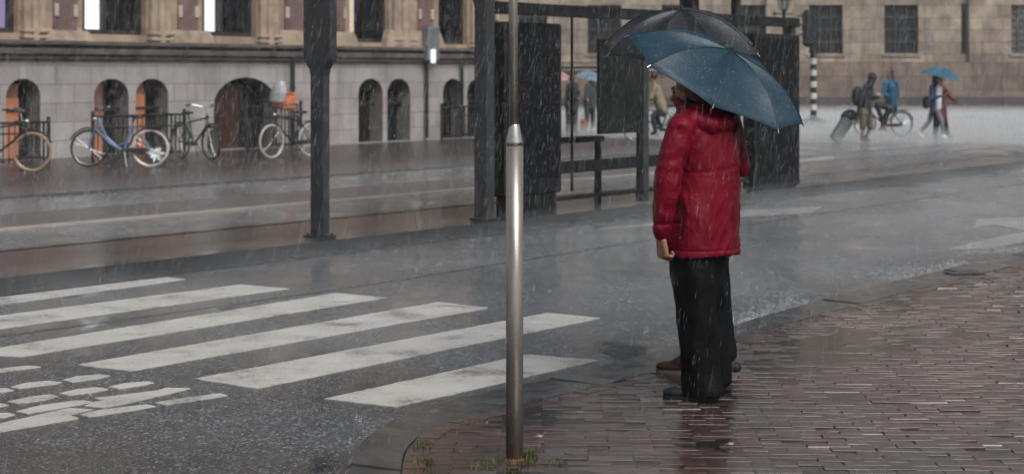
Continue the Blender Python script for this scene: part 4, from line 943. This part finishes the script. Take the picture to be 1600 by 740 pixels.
mb = MB(); sd_ = hf.cross(UP); mb.ell(hc - hf * .03 + UP * .035, [sd_ * .092, hf * .098, UP * .095]); mb.ell(hc - hf * .05 - UP * .045, [sd_ * .075, hf * .062, UP * .07]); bake(mb, 'hair', M['hair_auburn'], .008, wom, root, 2, fold=lambda c, n_: .006 * noise.noise(Vector((c.x * 50, c.y * 50, c.z * 12))))
# jacket: lofted trunk + sleeves + fallen hood, fused
mb = MB(); n_ = 40; rings = []
#            px-centre, py, half-width across (e), half-depth (f), dy
prof = [(1098, 397, .205, .162, .02), (1098, 380, .205, .160, .02), (1099, 345, .200, .156, .02), (1101, 310, .192, .150, .02), (1103, 275, .184, .143, .03), (1104, 250, .184, .142, .03), (1103, 225, .196, .142, .04), (1101, 205, .205, .135, .04), (1097, 190, .200, .120, .04), (1093, 178, .150, .100, .04), (1090, 168, .090, .085, .04)]
for i, (cx, cy_, a, b, dy) in enumerate(prof):
    c = W_(cx, cy_, dy); ring = []
    for k_ in range(n_):
        t = k_ * 2 * math.pi / n_; ca, sa = math.cos(t), math.sin(t); q = 2.6; r_ = (abs(ca) ** q + abs(sa) ** q) ** (-1 / q)
        wob = 1 + (.025 * math.sin(5 * t + 1) + .02 * math.sin(9 * t + 2)) * max(0, 1 - i / 5)
        ring.append(c + e * a * ca * r_ * wob + f * b * sa * r_ * wob + UP * (.006 * math.sin(3 * t) if i < 2 else 0))
    rings.append(ring)
mb.loft(rings)
def limb(mb, pts, rs, n_=20):
    P = [Vector(p) for p in pts]
    for i in range(len(P) - 1): mb.cap(P[i], P[i + 1], rs[i], rs[i + 1], n_)
limb(mb, [shL + UP * .0, shL.lerp(elL, .5) + Vector((-.012, -.01, 0)), elL + Vector((-.012, 0, 0)), elL.lerp(wrL, .55) + Vector((-.014, 0, 0)), wrL + UP * .035 + Vector((-.006, 0, 0))], [.078, .074, .070, .062, .050])
limb(mb, [neck + UP * -.05, shL], [.07, .08]); limb(mb, [neck + UP * -.05, shR], [.07, .078])
limb(mb, [shR, shR.lerp(elR, .5) + Vector((.0, 0, 0)), elR, elR.lerp(wrR, .5), elR.lerp(wrR, .85)], [.078, .072, .064, .056, .046])
# hood lying on the back and shoulders
hb_ = [W_(1066, 172, -.02), W_(1084, 186, -.10), W_(1110, 194, -.10), W_(1134, 190, -.03), W_(1142, 178, .08)]
limb(mb, hb_, [.030, .048, .056, .050, .035]); limb(mb, [W_(1060, 160, .06), W_(1068, 172, .0), W_(1082, 182, -.05)], [.028, .04, .04])
limb(mb, [W_(1092, 172, -.06), W_(1122, 176, -.04)], [.045, .045])
def jfold(c, n_):
    # distances in the jacket's own frame
    h = (c.z); s_ = (c - T0).dot(e); v_ = 0
    # long soft drag folds falling from the shoulder and from the waist towards the hem
    p = Vector((s_ * 7 + h * 2.2, (c - T0).dot(f) * 6, h * 1.7)); v_ += .0075 * (1 - abs(noise.noise(p)) * 3.2) * (1 if True else 0)
    p2 = Vector((s_ * 17 - h * 7, (c - T0).dot(f) * 12 + 3, h * 6)); v_ += .003 * (1 - abs(noise.noise(p2)) * 3)
    p3 = Vector((c.x * 38, c.y * 38, c.z * 22)); v_ += .0016 * noise.noise(p3)
    wz = W_(1100, 264).z + .012 * math.sin(s_ * 9); v_ -= .0035 * math.exp(-((h - wz) / .011) ** 2) if abs(s_) < .16 else 0       # waist seam
    hz_ = W_(1100, 388).z; v_ -= .0045 * math.exp(-((h - hz_) / .005) ** 2)
    cz = wrL.z + .075; 
    if c.x < W_(1060, 350).x: v_ -= .006 * math.exp(-((h - cz) / .009) ** 2)
    sl = (c - T0).dot(e) - .045; v_ -= .004 * math.exp(-(sl / .005) ** 2) if n_.dot(f) < 0 and h < wz else 0                      # back seam
    if c.x < W_(1072, 300).x: v_ += .0028 * (1 - abs(noise.noise(Vector((c.x * 11, c.y * 9, h * 13 + 2 * c.x)))) * 3.4)              # sleeve creases
    return v_ - .004
jk = bake(mb, 'jacket', M['red'], .0055, wom, root, 5, .55, jfold)
jb = MB()
dg_ = jk.data
for _ in range(420):
    v = dg_.vertices[random.randrange(len(dg_.vertices))]; p = v.co + root + v.normal * .0005; r_ = random.uniform(.0008, .002)
    jb.add([p + Vector(d_) * r_ for d_ in ((1, 0, 0), (-1, 0, 0), (0, 1, 0), (0, -1, 0), (0, 0, 1), (0, 0, -1))], [(0, 2, 4), (2, 1, 4), (1, 3, 4), (3, 0, 4), (2, 0, 5), (1, 2, 5), (3, 1, 5), (0, 3, 5)])
jq = jb.build('rain_beads', M['bead'], jk, root); jq['kind'] = 'stuff'
mb = MB(); limb(mb, [W_(1074, 162, .0), W_(1090, 170, -.04), W_(1104, 172, -.02)], [.028, .034, .03]); bake(mb, 'hood_lining', M['blacklining'], .007, wom, root, 3)
# trousers
mb = MB()
def leg(pts):
    rings = []
    for cx, cy_, hw, hd_, dy in pts:
        c = W_(cx, cy_, dy); rings.append([c + Vector((math.cos(k_ * 2 * math.pi / 28) * hw, math.sin(k_ * 2 * math.pi / 28) * hd_, 0)) for k_ in range(28)])
    mb.loft(rings)
leg([(1084, 380, .125, .12, -.03), (1082, 430, .118, .115, -.05), (1087, 480, .105, .105, -.05), (1091, 530, .098, .10, -.05), (1095, 580, .100, .105, -.04), (1098, 607, .108, .115, -.04), (1099, 616, .105, .112, -.04)])
leg([(1102, 380, .105, .12, .08), (1106, 430, .095, .115, .09), (1112, 480, .080, .10, .11), (1115, 530, .080, .10, .12), (1118, 575, .082, .10, .13), (1119, 596, .085, .10, .14)])
def tfold(c, n_): return .009 * (1 - abs(noise.noise(Vector((c.x * 11, c.y * 9, c.z * 3.2)))) * 3.2) + .004 * noise.noise(Vector((c.x * 22, c.y * 22, c.z * 15))) - .004
bake(mb, 'trousers', M['blacktr'], .0065, wom, root, 4, .5, tfold)
def shoe(par, rt, an, fd, mat, mats, L=.27, name='shoe'):
    s_ = fd.cross(UP); mb = MB(); heel = an - fd * .045 - UP * .052; toe = an + fd * (L - .09) - UP * .052
    mb.cap(heel, heel + fd * .05, .036, .038, 14, (UP, .9)); mb.cap(heel + fd * .06, toe - fd * .03, .040, .043, 14, (UP, .75)); mb.cap(toe - fd * .05, toe - fd * .005, .044, .034, 14, (UP, .72)); mb.cap(an + UP * .01, an + fd * .04 - UP * .03, .042, .045); mb.cap(an + fd * .02, toe - fd * .06 - UP * .005, .04, .034)
    sh = bake(mb, name, mat, .006, par, rt, 3)
    mb = MB(); out = []
    for t in np.linspace(0, 1, 28, endpoint=False):
        a = t * 2 * math.pi; x_ = math.cos(a); y_ = math.sin(a); out.append((x_ * L * .52, y_ * (.043 + .006 * x_)))
    c = (heel + toe) / 2; zs = rt.z
    R0 = [c.xy.to_3d() + fd * a + s_ * b + UP * (zs + .002) for a, b in out]; R1_ = [p + UP * .022 for p in R0]; mb.loft([R0, R1_]); mb.build('sole', mats, sh, rt)
shoe(wom, root, anL, fd, M['blackshoe'], M['blackshoe']); shoe(wom, root, anR, fd, M['blackshoe'], M['blackshoe'])

# ---- the companion behind, under the black umbrella
ZC = 10.45; C_ = lambda px, py, dy=0: PX(px, py, ZC + dy)
fc = Vector((-.93, .36, 0)); rc = Vector((C_(1094, 590).x, ZC, KZ))
an1 = C_(1080, 570, .0); an1.z = KZ + .09; an2 = C_(1137, 570, -.02); an2.z = KZ + .1
J = dict(pel=C_(1098, 350), che=C_(1104, 235), nec=C_(1104, 172), hea=C_(1098, 125), shL=C_(1082, 195, -.1), elL=C_(1078, 270, -.06), wrL=C_(1078, 225, .08), shR=C_(1130, 195, .1), elR=C_(1134, 270, .12), wrR=C_(1088, 285, .12),
         hiL=C_(1088, 370, -.07), knL=C_(1086, 470, -.05), anL=an1, toL=an1 + fc * .14 - UP * .05, hiR=C_(1110, 370, .07), knR=C_(1122, 475, .03), anR=an2, toR=an2 + fc * .13 - UP * .05)
comp = figure(rc, J, 'companion in a teal coat and black trousers mostly hidden behind the crimson jacket', fc, jacket=M['tealcoat'], trousers=M['blacktr'], hair=M['hair_dark'], vox=.009, coat_len=.02, tf=.95)
shoe(comp, rc, an1, fc, M['brownshoe'], M['sole']); shoe(comp, rc, an2, fc, M['blackshoe'], M['sole'])
st_ = MB(); q0 = C_(992, 78, -.25); st_.tube([q0, q0 + Vector((.01, 0, -.05)), q0 + Vector((-.002, .0, -.12))], .006, 6)

# ---- walkers in the square
def far(px, py):            # ground point and its pixel mapper
    p = G(px, py, .006); return p, (lambda x, y, dy=0: PX(x, y, p.y + dy))
darkj = cloth('black_raincoat', (.018, .02, .022), .5, .4); olive = cloth('olive_shorts', (.11, .10, .065), .6, .4); jeans = cloth('grey_jeans', (.17, .175, .2), .7, .3); navy = cloth('navy_coat', (.018, .045, .085), .6, .3); maroon = cloth('maroon_check_coat', (.14, .022, .02), .6, .3)
bluej = cloth('bright_blue_jacket', (.018, .085, .15), .5, .3); beige = cloth('beige_coat', (.27, .21, .14), .6, .3); whitecl = cloth('white_top', (.6, .62, .66), .6, .2); white_shoe = cloth('white_shoe', (.65, .65, .66), .5, .2); greyj = cloth('grey_jacket', (.05, .055, .06), .6, .3); brownj = cloth('brown_coat', (.075, .05, .045), .6, .3)
r0, Q = far(1352, 223)
J = dict(pel=Q(1353, 175), che=Q(1353, 147), nec=Q(1359, 132), hea=Q(1364, 121), shL=Q(1352, 136, -.16), elL=Q(1344, 160, -.2), wrL=Q(1339, 187, -.2), shR=Q(1360, 136, .15), elR=Q(1364, 153, .1), wrR=Q(1373, 152, .05),
         hiL=Q(1349, 177, -.08), knL=Q(1348, 198, -.1), anL=Q(1347, 216, -.1), toL=Q(1351, 221, -.14), hiR=Q(1356, 177, .08), knR=Q(1360, 198, .08), anR=Q(1353, 215, .1), toR=Q(1358, 220.5, .1))
hik = figure(r0, J, 'hooded person in black coat and olive shorts pulling a suitcase', (.9, -.2, -.2), 'skin_dark', darkj, olive, darkj, None, short=True, hood=True, group=None, tf=1.1, jr=1.05)
mb = MB(); mb.ell(Q(1339, 150, 0), [(.13, 0, -.05), (0, .15, 0), (.05, 0, .24)]); mb.build('backpack', darkj, hik, r0, smooth=True)
# suitcase
sb = G(1303, 222, .01); su = empty('suitcase', sb, 'grey wheeled suitcase with a dark bag strapped on top, tilted behind the hooded person', 'suitcase')
a_ = PX(1304, 219, sb.y) - sb; b_ = PX(1325, 186, sb.y) - sb; dd = (b_ - a_).normalized(); nn = Vector((-dd.z, 0, dd.x))
def slab(c, d, n1, L, w1, w2, bv=.03):
    mb = MB(); mb.box((0, 0, 0), (w1, w2, L), 0, bv); M3 = Matrix((n1, Vector((0, 1, 0)), d)).transposed(); mb.v = [tuple(Vector(c) + M3 @ Vector(p)) for p in mb.v]; return mb
slab((a_ + b_) / 2, dd, nn, (b_ - a_).length, .27, .42).build('case', simple('grey_hard_shell', (.15, .155, .16), .3, var=.2), su)
slab((a_ + b_) / 2 + nn * .0, dd, nn, (b_ - a_).length * .98, .285, .05, .01).build('strap', mk, su)
mb = MB(); c = PX(1326, 181, sb.y) - sb; mb.ell(c, [(.2, 0, .08), (0, .2, 0), (-.05, 0, .15)]); mb.build('holdall', darkj, su, smooth=True)
mb = MB(); mb.tube([b_ + Vector((0, -.12, 0)), PX(1339, 190, sb.y) - sb + Vector((0, -.06, 0))], .012, 6); mb.tube([b_ + Vector((0, .12, 0)), PX(1339, 190, sb.y) - sb + Vector((0, .06, 0))], .012, 6); mb.build('pull_handle', M['chrome'], su)
for s_ in (-1, 1):
    mb = MB(); mb.tube([(a_.x + .02, s_ * .15 - .02, .05), (a_.x + .02, s_ * .15 + .02, .05)], .05, 12); mb.build('wheel', mk, su)
# cyclist
p = G(1380, 213, .006); cyb = bicycle(p, R(196), 'black city bicycle under the seated rider in the blue jacket', (.012, .012, .013), (.014, .014, .014), 'diamond', group=None)
Q = lambda x, y, dy=0: PX(x, y, p.y + dy)
J = dict(pel=Q(1393, 167), che=Q(1391, 138), nec=Q(1391, 125), hea=Q(1390, 113), shL=Q(1383, 131, -.18), elL=Q(1380, 148, -.24), wrL=Q(1388, 149, -.22), shR=Q(1400, 131, .16), elR=Q(1402, 150, .18), wrR=Q(1384, 150, .0),
         hiL=Q(1389, 170, -.1), knL=Q(1370, 164, -.12), anL=Q(1381, 196, -.14), toL=Q(1384, 203, -.16), hiR=Q(1396, 170, .1), knR=Q(1385, 178, .12), anR=Q(1378, 199, .13), toR=Q(1374, 203, .13))
cyc = figure(p, J, 'long haired rider in a bright blue jacket seated on a bicycle reading a map', (-.75, -.65, -.15), 'skin', bluej, darkj, cloth('red_shoe', (.38, .1, .07)), M['hair_dark'], longhair=.26, hands_dir={'L': (-.8, -.1, .1), 'R': (-.8, -.1, .1)}, coat_len=-.02, jr=1.12)
mp = MB(); c = Q(1380, 149, -.15); mp.add([c + Vector(v) for v in ((-.17, -.12, .02), (.12, -.12, -.01), (.12, .12, .03), (-.17, .12, .06), (-.17, -.12, .023), (.12, -.12, -.007), (.12, .12, .033), (-.17, .12, .063))], [(0, 1, 2, 3), (7, 6, 5, 4), (0, 4, 5, 1), (1, 5, 6, 2), (2, 6, 7, 3), (3, 7, 4, 0)])
tag(mp.build('map', simple('paper', (.5, .55, .58), .6), root=c), 'pale folded map held between the hooded person and the rider', 'map')
# walking pair
r0, Q = far(1462, 217)
J = dict(pel=Q(1460, 168), che=Q(1459, 143), nec=Q(1462, 131), hea=Q(1463.5, 124), shL=Q(1462, 136, .14), elL=Q(1468, 152, .14), wrL=Q(1475, 146, .12), shR=Q(1456, 136, -.16), elR=Q(1455, 155, -.2), wrR=Q(1469, 150, -.16),
         hiL=Q(1458, 172, .08), knL=Q(1452, 190, .1), anL=Q(1437, 208, .1), toL=Q(1442, 214, .1), hiR=Q(1463, 172, -.08), knR=Q(1472, 192, -.1), anR=Q(1473, 211, -.1), toR=Q(1480, 215.5, -.1))
wk = figure(r0, J, 'walking person in navy coat, grey jeans and white trainers holding an umbrella', (.88, -.45, 0), 'skin_dark', navy, jeans, white_shoe, M['hair_dark'], longhair=.3, tf=.85, coat_len=.08, s=.95)
mb = MB(); mb.cap(Q(1467, 138, -.12), Q(1466, 168, -.12), .09, .085, 12, ((0, 1, 0), .8)); mb.build('white_top', whitecl, wk, r0, smooth=True)
mb = MB(); mb.box(Q(1447, 160, 0) - Vector((0, 0, 0)), (.16, .28, .34), 0, .05); mb.build('backpack', mk, wk, r0)
r1, Q2 = far(1468, 216); ZD = .45; Q = lambda x, y, dy=0: PX(x, y, r1.y + ZD + dy)
rD = Vector((Q(1468, 215).x, r1.y + ZD, .006))
J = dict(pel=Q(1470, 172), che=Q(1472, 148), nec=Q(1472, 134), hea=Q(1470, 125), shL=Q(1474, 138, .15), elL=Q(1486, 153, .12), wrL=Q(1492, 157, .1), shR=Q(1470, 138, -.15), elR=Q(1476, 152, -.2), wrR=Q(1478, 144, -.3),
         hiL=Q(1472, 175, .08), knL=Q(1476, 194, .1), anL=Q(1481, 211, .1), toL=Q(1486, 214, .1), hiR=Q(1466, 175, -.08), knR=Q(1463, 194, -.06), anR=Q(1461, 212, -.06), toR=Q(1466, 215, -.06))
figure(rD, J, 'walking person in a maroon coat with an outstretched arm beside the one in navy', (.95, -.3, 0), 'skin_dark', maroon, darkj, darkj, M['hair_dark'], coat_len=.22, tf=1.15, flare=.02)
umbrella(PX(1474, 106, r0.y), (.22, -.05, .97), .56, .26, .2, M['far_blue_canopy'], 'bright blue umbrella shared by the walking pair', shaft=.8, near=False, powr=2.0)
# people beyond the shelter glass
def walker(px, py, w_, label, jk_, tr, sh, hr, hood=False, face_=(0.9, -.4, 0), lean=0, **k):
    r0, _ = far(px, py); k_ = r0.y / F; Q = lambda x, y, dy=0: PX(px + x, y, r0.y + dy); h = py - 118
    yy = lambda t: py - h * t
    J = dict(pel=Q(0, yy(.52)), che=Q(1, yy(.74)), nec=Q(2, yy(.86)), hea=Q(3, yy(.93)), shL=Q(-3, yy(.82), -.15), elL=Q(-6, yy(.64), -.18), wrL=Q(w_, yy(.6), -.2), shR=Q(6, yy(.82), .15), elR=Q(8, yy(.66), .15), wrR=Q(w_ + 3, yy(.72), .05),
             hiL=Q(-4, yy(.5), -.08), knL=Q(-4, yy(.27), -.08), anL=Q(-6, yy(.05), -.08), toL=Q(-1, yy(.015), -.12), hiR=Q(4, yy(.5), .08), knR=Q(5, yy(.27), .08), anR=Q(5, yy(.05), .08), toR=Q(10, yy(.015), .06))
    return figure(r0, J, label, face_, 'skin', jk_, tr, sh, hr, hood=hood, vox=.018, **k), r0
gp = 'people crossing the square behind the shelter'
walker(893, 209, 8, 'person in a bulky black coat and brown trousers seen through the shelter glass', darkj, brownj, darkj, M['hair_dark'], jr=1.35, tf=1.2, group=gp, coat_len=.15)
walker(921, 205, -4, 'dark clad person under the pale blue umbrella seen through the shelter glass', greyj, greyj, white_shoe, M['hair_dark'], jr=1.15, face_=(-.6, -.7, 0), group=gp, coat_len=.1)
walker(866, 207, 6, 'person under the pink umbrella mostly hidden by the large poster case', greyj, darkj, darkj, M['hair_dark'], group=gp)
q = G(921, 205); umbrella(PX(923, 112, q.y), (.15, -.1, .98), .5, .22, .1, M['pale_blue_canopy'], 'pale blue umbrella seen through the shelter glass', shaft=.75, near=False)
q = G(866, 207); umbrella(PX(868, 112, q.y), (-.1, -.1, .98), .46, .25, .3, M['pink_canopy'], 'pink umbrella beside the large poster case', shaft=.75, near=False)
q = G(912, 206); mb = MB(); mb.box((0, 0, .2), (.2, .16, .34), 0, .04); mb.tube([(-.06, 0, .36), (-.04, 0, .5), (.04, 0, .5), (.06, 0, .36)], .012, 6)
bgx = empty('bag', q, 'orange red bag standing at the feet of the people behind the glass', 'bag'); ob_ = mb.build('bag_body', simple('orange_bag', (.35, .08, .03), .5), bgx)
q = G(1028, 222, .006); bH = bicycle(q, R(170), 'bicycle ridden by the person in the beige coat behind the shelter', (.02, .02, .022), (.02, .02, .02), 'diamond', group=None)
Q = lambda x, y, dy=0: PX(x, y, q.y + dy)
J = dict(pel=Q(1035, 172), che=Q(1026, 145), nec=Q(1022, 132), hea=Q(1019, 121), shL=Q(1024, 137, -.16), elL=Q(1017, 152, -.18), wrL=Q(1012, 163, -.2), shR=Q(1026, 137, .16), elR=Q(1018, 152, .18), wrR=Q(1013, 163, .2),
         hiL=Q(1034, 175, -.09), knL=Q(1020, 182, -.1), anL=Q(1024, 205, -.1), toL=Q(1018, 209, -.1), hiR=Q(1036, 175, .09), knR=Q(1024, 178, .1), anR=Q(1032, 197, .1), toR=Q(1026, 200, .1))
figure(q, J, 'cyclist in a beige coat riding left behind the shelter post', (-.98, -.1, -.1), 'skin', beige, darkj, darkj, M['hair_dark'], vox=.016, jr=1.15)

# ------------------------------------------------------------------ small litter on the ground
lfm = simple('wet_leaf', (.25, .14, .07), .4); 
for px, py, lab, c in ((1303, 296, 'pale orange fallen leaf on the carriageway below the shelter', 0), (1340, 388, 'yellow fallen leaf on the wet road', 0), (842, 682, 'small pale leaf on the bricks right of the steel pole', KZ), (1140, 694, 'orange leaf fragment on the bricks below the crimson jacket', KZ), (1060, 456, 'tiny leaf on the road left of the black trousers', 0)):
    q = G(px, py, c + .008); mb = MB(); L = .05 if py < 400 else .022
    mb.add([(-L, 0, 0), (-L * .3, L * .45, .006), (L * .6, L * .35, .002), (L, 0, .008), (L * .5, -L * .4, 0), (-L * .4, -L * .4, .004), (0, 0, .012)], [(0, 6, 1), (1, 6, 2), (2, 6, 3), (3, 6, 4), (4, 6, 5), (5, 6, 0)])
    tag(mb.build('fallen_leaf', lfm, root=None), lab, 'leaf', 'fallen leaves').location = q
q = G(1507, 427, KZ); dr = empty('drain_slot', q + Vector((0, 0, .004)), 'dark slotted drain set in the kerb at the right', 'drain', rz=ANG * .25)
mb = MB(); mb.box((0, 0, .001), (.30, .12, .010)); mb.build('drain_body', M['seam'], dr)
mb = MB(); mb.box((0, -.07, .004), (.32, .016, .008)); mb.box((0, .07, .004), (.32, .016, .008)); mb.build('drain_frame', M['kerb'], dr)

# ------------------------------------------------------------------ rain, splashes, spray, haze
def streaks(n_, y0, y1, r_, L, seed, name, label):
    rnd = np.random.default_rng(seed); mb = MB(); V = []; Fc = []
    for i in range(n_):
        Y = (y0 ** 3 + (y1 ** 3 - y0 ** 3) * rnd.random()) ** (1 / 3) if y0 < 20 else rnd.uniform(y0, y1)
        X = rnd.uniform(-.31, .31) * Y; z = rnd.uniform(0.02, max(2.3, H + .05 * Y))
        l = L * rnd.lognormal(0, .5); tx = -.16 + .05 * rnd.normal() - .05 * (X < 0); ty = .05 * rnd.normal(); rr = r_ * rnd.lognormal(0, .35)
        t = Vector((tx, ty, -1)).normalized(); o_ = len(V); P0 = Vector((X, Y, z)); P1_ = P0 + t * l
        if P1_.z < .02: continue
        m = P0.lerp(P1_, .5)
        V += [tuple(P0)] + [tuple(m + Vector((math.cos(a), math.sin(a), 0)) * rr) for a in (0.3, 2.4, 4.5)] + [tuple(P1_)]
        Fc += [(o_, o_ + 1, o_ + 2), (o_, o_ + 2, o_ + 3), (o_, o_ + 3, o_ + 1), (o_ + 4, o_ + 2, o_ + 1), (o_ + 4, o_ + 3, o_ + 2), (o_ + 4, o_ + 1, o_ + 3)]
    mb.v = V; mb.f = Fc; mb.m = [0] * len(Fc); return tag(mb.build(name, M['rain']), label, kind='stuff')
streaks(64000, 5, 24, .00046, .045, 5, 'rain', 'slanting rain falling over the near road and pavement')
streaks(18000, 24, 60, .0011, .09, 6, 'rain', 'slanting rain falling over the square and far lane')
# little crowns of splashing drops
rnd = np.random.default_rng(3); mb = MB(); V = []; Fc = []
def drop(p, r_, h_):
    o_ = len(V); V.extend([(p[0] - r_, p[1], p[2]), (p[0] + r_, p[1], p[2]), (p[0], p[1] - r_, p[2]), (p[0], p[1], p[2] + h_), (p[0], p[1], p[2] - h_ * .4)]); Fc.extend([(o_, o_ + 2, o_ + 3), (o_ + 2, o_ + 1, o_ + 3), (o_ + 1, o_, o_ + 3), (o_ + 2, o_, o_ + 4), (o_ + 1, o_ + 2, o_ + 4), (o_, o_ + 1, o_ + 4)])
for i in range(24000):
    if i % 4 == 0:      # churned water running in the gutter along the near kerb
        k = int(rnd.integers(60, 330)); q_ = Or[k]; 
        if q_.y > 24: continue
        dd_ = abs(rnd.normal()) * .5 * (.5 + noise.noise(Vector((k * .06, 0, 0)))) + .03; X, Y = q_.x - Nin[k][0] * dd_, q_.y - Nin[k][1] * dd_; onp = False
        if noise.noise(Vector((X * .9, Y * .9, 5))) < -.02: continue
    else:
        Y = 8.2 + 27 * rnd.random() ** .95; X = rnd.uniform(-.29, .29) * Y
        if noise.noise(Vector((X * .6, Y * .35, 1))) < rnd.uniform(-.5, .25): continue
        d = (Iarr[:, 0] - X) ** 2 + (Iarr[:, 1] - Y) ** 2; k = int(d.argmin()); onp = (X - Iarr[k][0]) * Nin[k][0] + (Y - Iarr[k][1]) * Nin[k][1] > -.3
        if onp and rnd.random() < .55: continue
    sc_ = max(.8, Y / 12); sc_ *= 1.5 if i % 4 == 0 else 1; z = (KZ if onp else 0) + .003; R_ = rnd.uniform(.004, .013) * sc_ * (2.2 if rnd.random() < .04 else 1); nd = rnd.integers(3, 6)
    for j in range(nd):
        a = rnd.uniform(0, 6.28); drop((X + R_ * math.cos(a), Y + R_ * math.sin(a), z + rnd.uniform(0, R_)), rnd.uniform(.0007, .0015) * sc_, rnd.uniform(.0015, .005) * sc_)
    if rnd.random() < .25: drop((X, Y, z + R_), .0012 * sc_, R_ * 1.3)
for px, py, R_ in ((1175, 494, .035), (1010, 520, .02), (905, 655, .02), (575, 690, .03), (560, 660, .02), (780, 640, .02), (1235, 470, .025), (680, 655, .025), (760, 672, .02), (1060, 500, .02)):
    q_ = G(px, py)
    for j in range(46):
        a = rnd.uniform(0, 6.28); h_ = rnd.uniform(0, 1) ** 1.5; rr_ = R_ * (.25 + .9 * (1 - abs(h_ - .45)) * rnd.random()); drop((q_.x + rr_ * math.cos(a), q_.y + rr_ * math.sin(a), KZ * 0 + .004 + h_ * R_ * 1.9), rnd.uniform(.001, .0028), rnd.uniform(.002, .007))
mb.v = V; mb.f = Fc; mb.m = [0] * len(Fc); tag(mb.build('splash', M['rain']), 'small splashes of raindrops bursting on the wet ground', kind='stuff')
def vol(name, c, size, dens, colr, label):
    mb = MB(); mb.box(c, size); m = bpy.data.materials.new(name); m.use_nodes = True; t = m.node_tree; t.nodes.remove(t.nodes['Principled BSDF']); v = t.nodes.new('ShaderNodeVolumePrincipled')
    v.inputs['Density'].default_value = dens; v.inputs['Color'].default_value = (*colr, 1); v.inputs['Anisotropy'].default_value = 0
    t.links.new(v.outputs[0], t.nodes['Material Output'].inputs['Volume']); return tag(mb.build(name, m), label, kind='stuff')
vol('haze', (0, 130, 14), (660, 400, 30), .0004, (.86, .88, .9), 'pale rainy haze over the whole square')
def spray(P, t0, t1, o0, o1, z1, dens, label, patch=False):
    mb = MB(); mb.box(((t1 - t0) / 2, (o1 - o0) / 2, z1 / 2 + .012), (t1 - t0, o1 - o0, z1 - .024)); m = bpy.data.materials.new('spray'); m.use_nodes = True; t = m.node_tree; t.nodes.remove(t.nodes['Principled BSDF']); v = t.nodes.new('ShaderNodeVolumePrincipled')
    v.inputs['Density'].default_value = dens; v.inputs['Color'].default_value = (.93, .95, .96, 1); t.links.new(v.outputs[0], t.nodes['Material Output'].inputs['Volume'])
    if patch:
        tc = t.nodes.new('ShaderNodeTexCoord'); nz = t.nodes.new('ShaderNodeTexNoise'); nz.inputs['Scale'].default_value = .8; nz.inputs['Detail'].default_value = 3; mr = t.nodes.new('ShaderNodeMapRange')
        mr.inputs['From Min'].default_value = .38; mr.inputs['From Max'].default_value = .72; mr.inputs['To Min'].default_value = dens * .45; mr.inputs['To Max'].default_value = dens * 1.9
        t.links.new(tc.outputs['Object'], nz.inputs['Vector']); t.links.new(nz.outputs['Fac'], mr.inputs['Value']); t.links.new(mr.outputs[0], v.inputs['Density'])
    o = tag(mb.build('spray', m), label, kind='stuff'); p = line_pt(P, t0, o0); o.location = (p.x, p.y, 0); o.rotation_euler = (0, 0, ANG); return o
oB = (PB - P1).dot(NR); tB = (PB - P1).dot(DR) + 19.3
spray(P1, -34, tB - .02, .1, oB - .05, .24, .036, 'low pale spray of rain over the tram lane')
def spray_poly(z1, dens, label, e):
    tE = (84 - line_pt(P1, 0, .1).y) / DR.y; a, b, d = line_pt(P1, tB + e, .1 + e), line_pt(P1, tE - e, .1 + e), line_pt(P1, tB + e, 34 - e)
    mb = MB(); mb.prism([(a.x, a.y), (b.x, b.y), (d.x, b.y), (d.x, d.y)], .012 + e * .1, z1); o = spray(P1, 0, 1, 0, 1, .2, dens, label); o.data.clear_geometry(); o.data.from_pydata(mb.v, [], mb.f); o.location = (0, 0, 0); o.rotation_euler = (0, 0, 0)
    bm = bmesh.new(); bm.from_mesh(o.data); bmesh.ops.recalc_face_normals(bm, faces=bm.faces); bm.to_mesh(o.data); bm.free()
spray_poly(.32, .07, 'low pale spray of rain over the open square', 0)
spray_poly(.15, .08, 'dense spray of rain just above the open square', .03)
spray(K0, -9, 62, -5.5, -.2, .24, .065, 'drifting spray of rain over the carriageway', True)
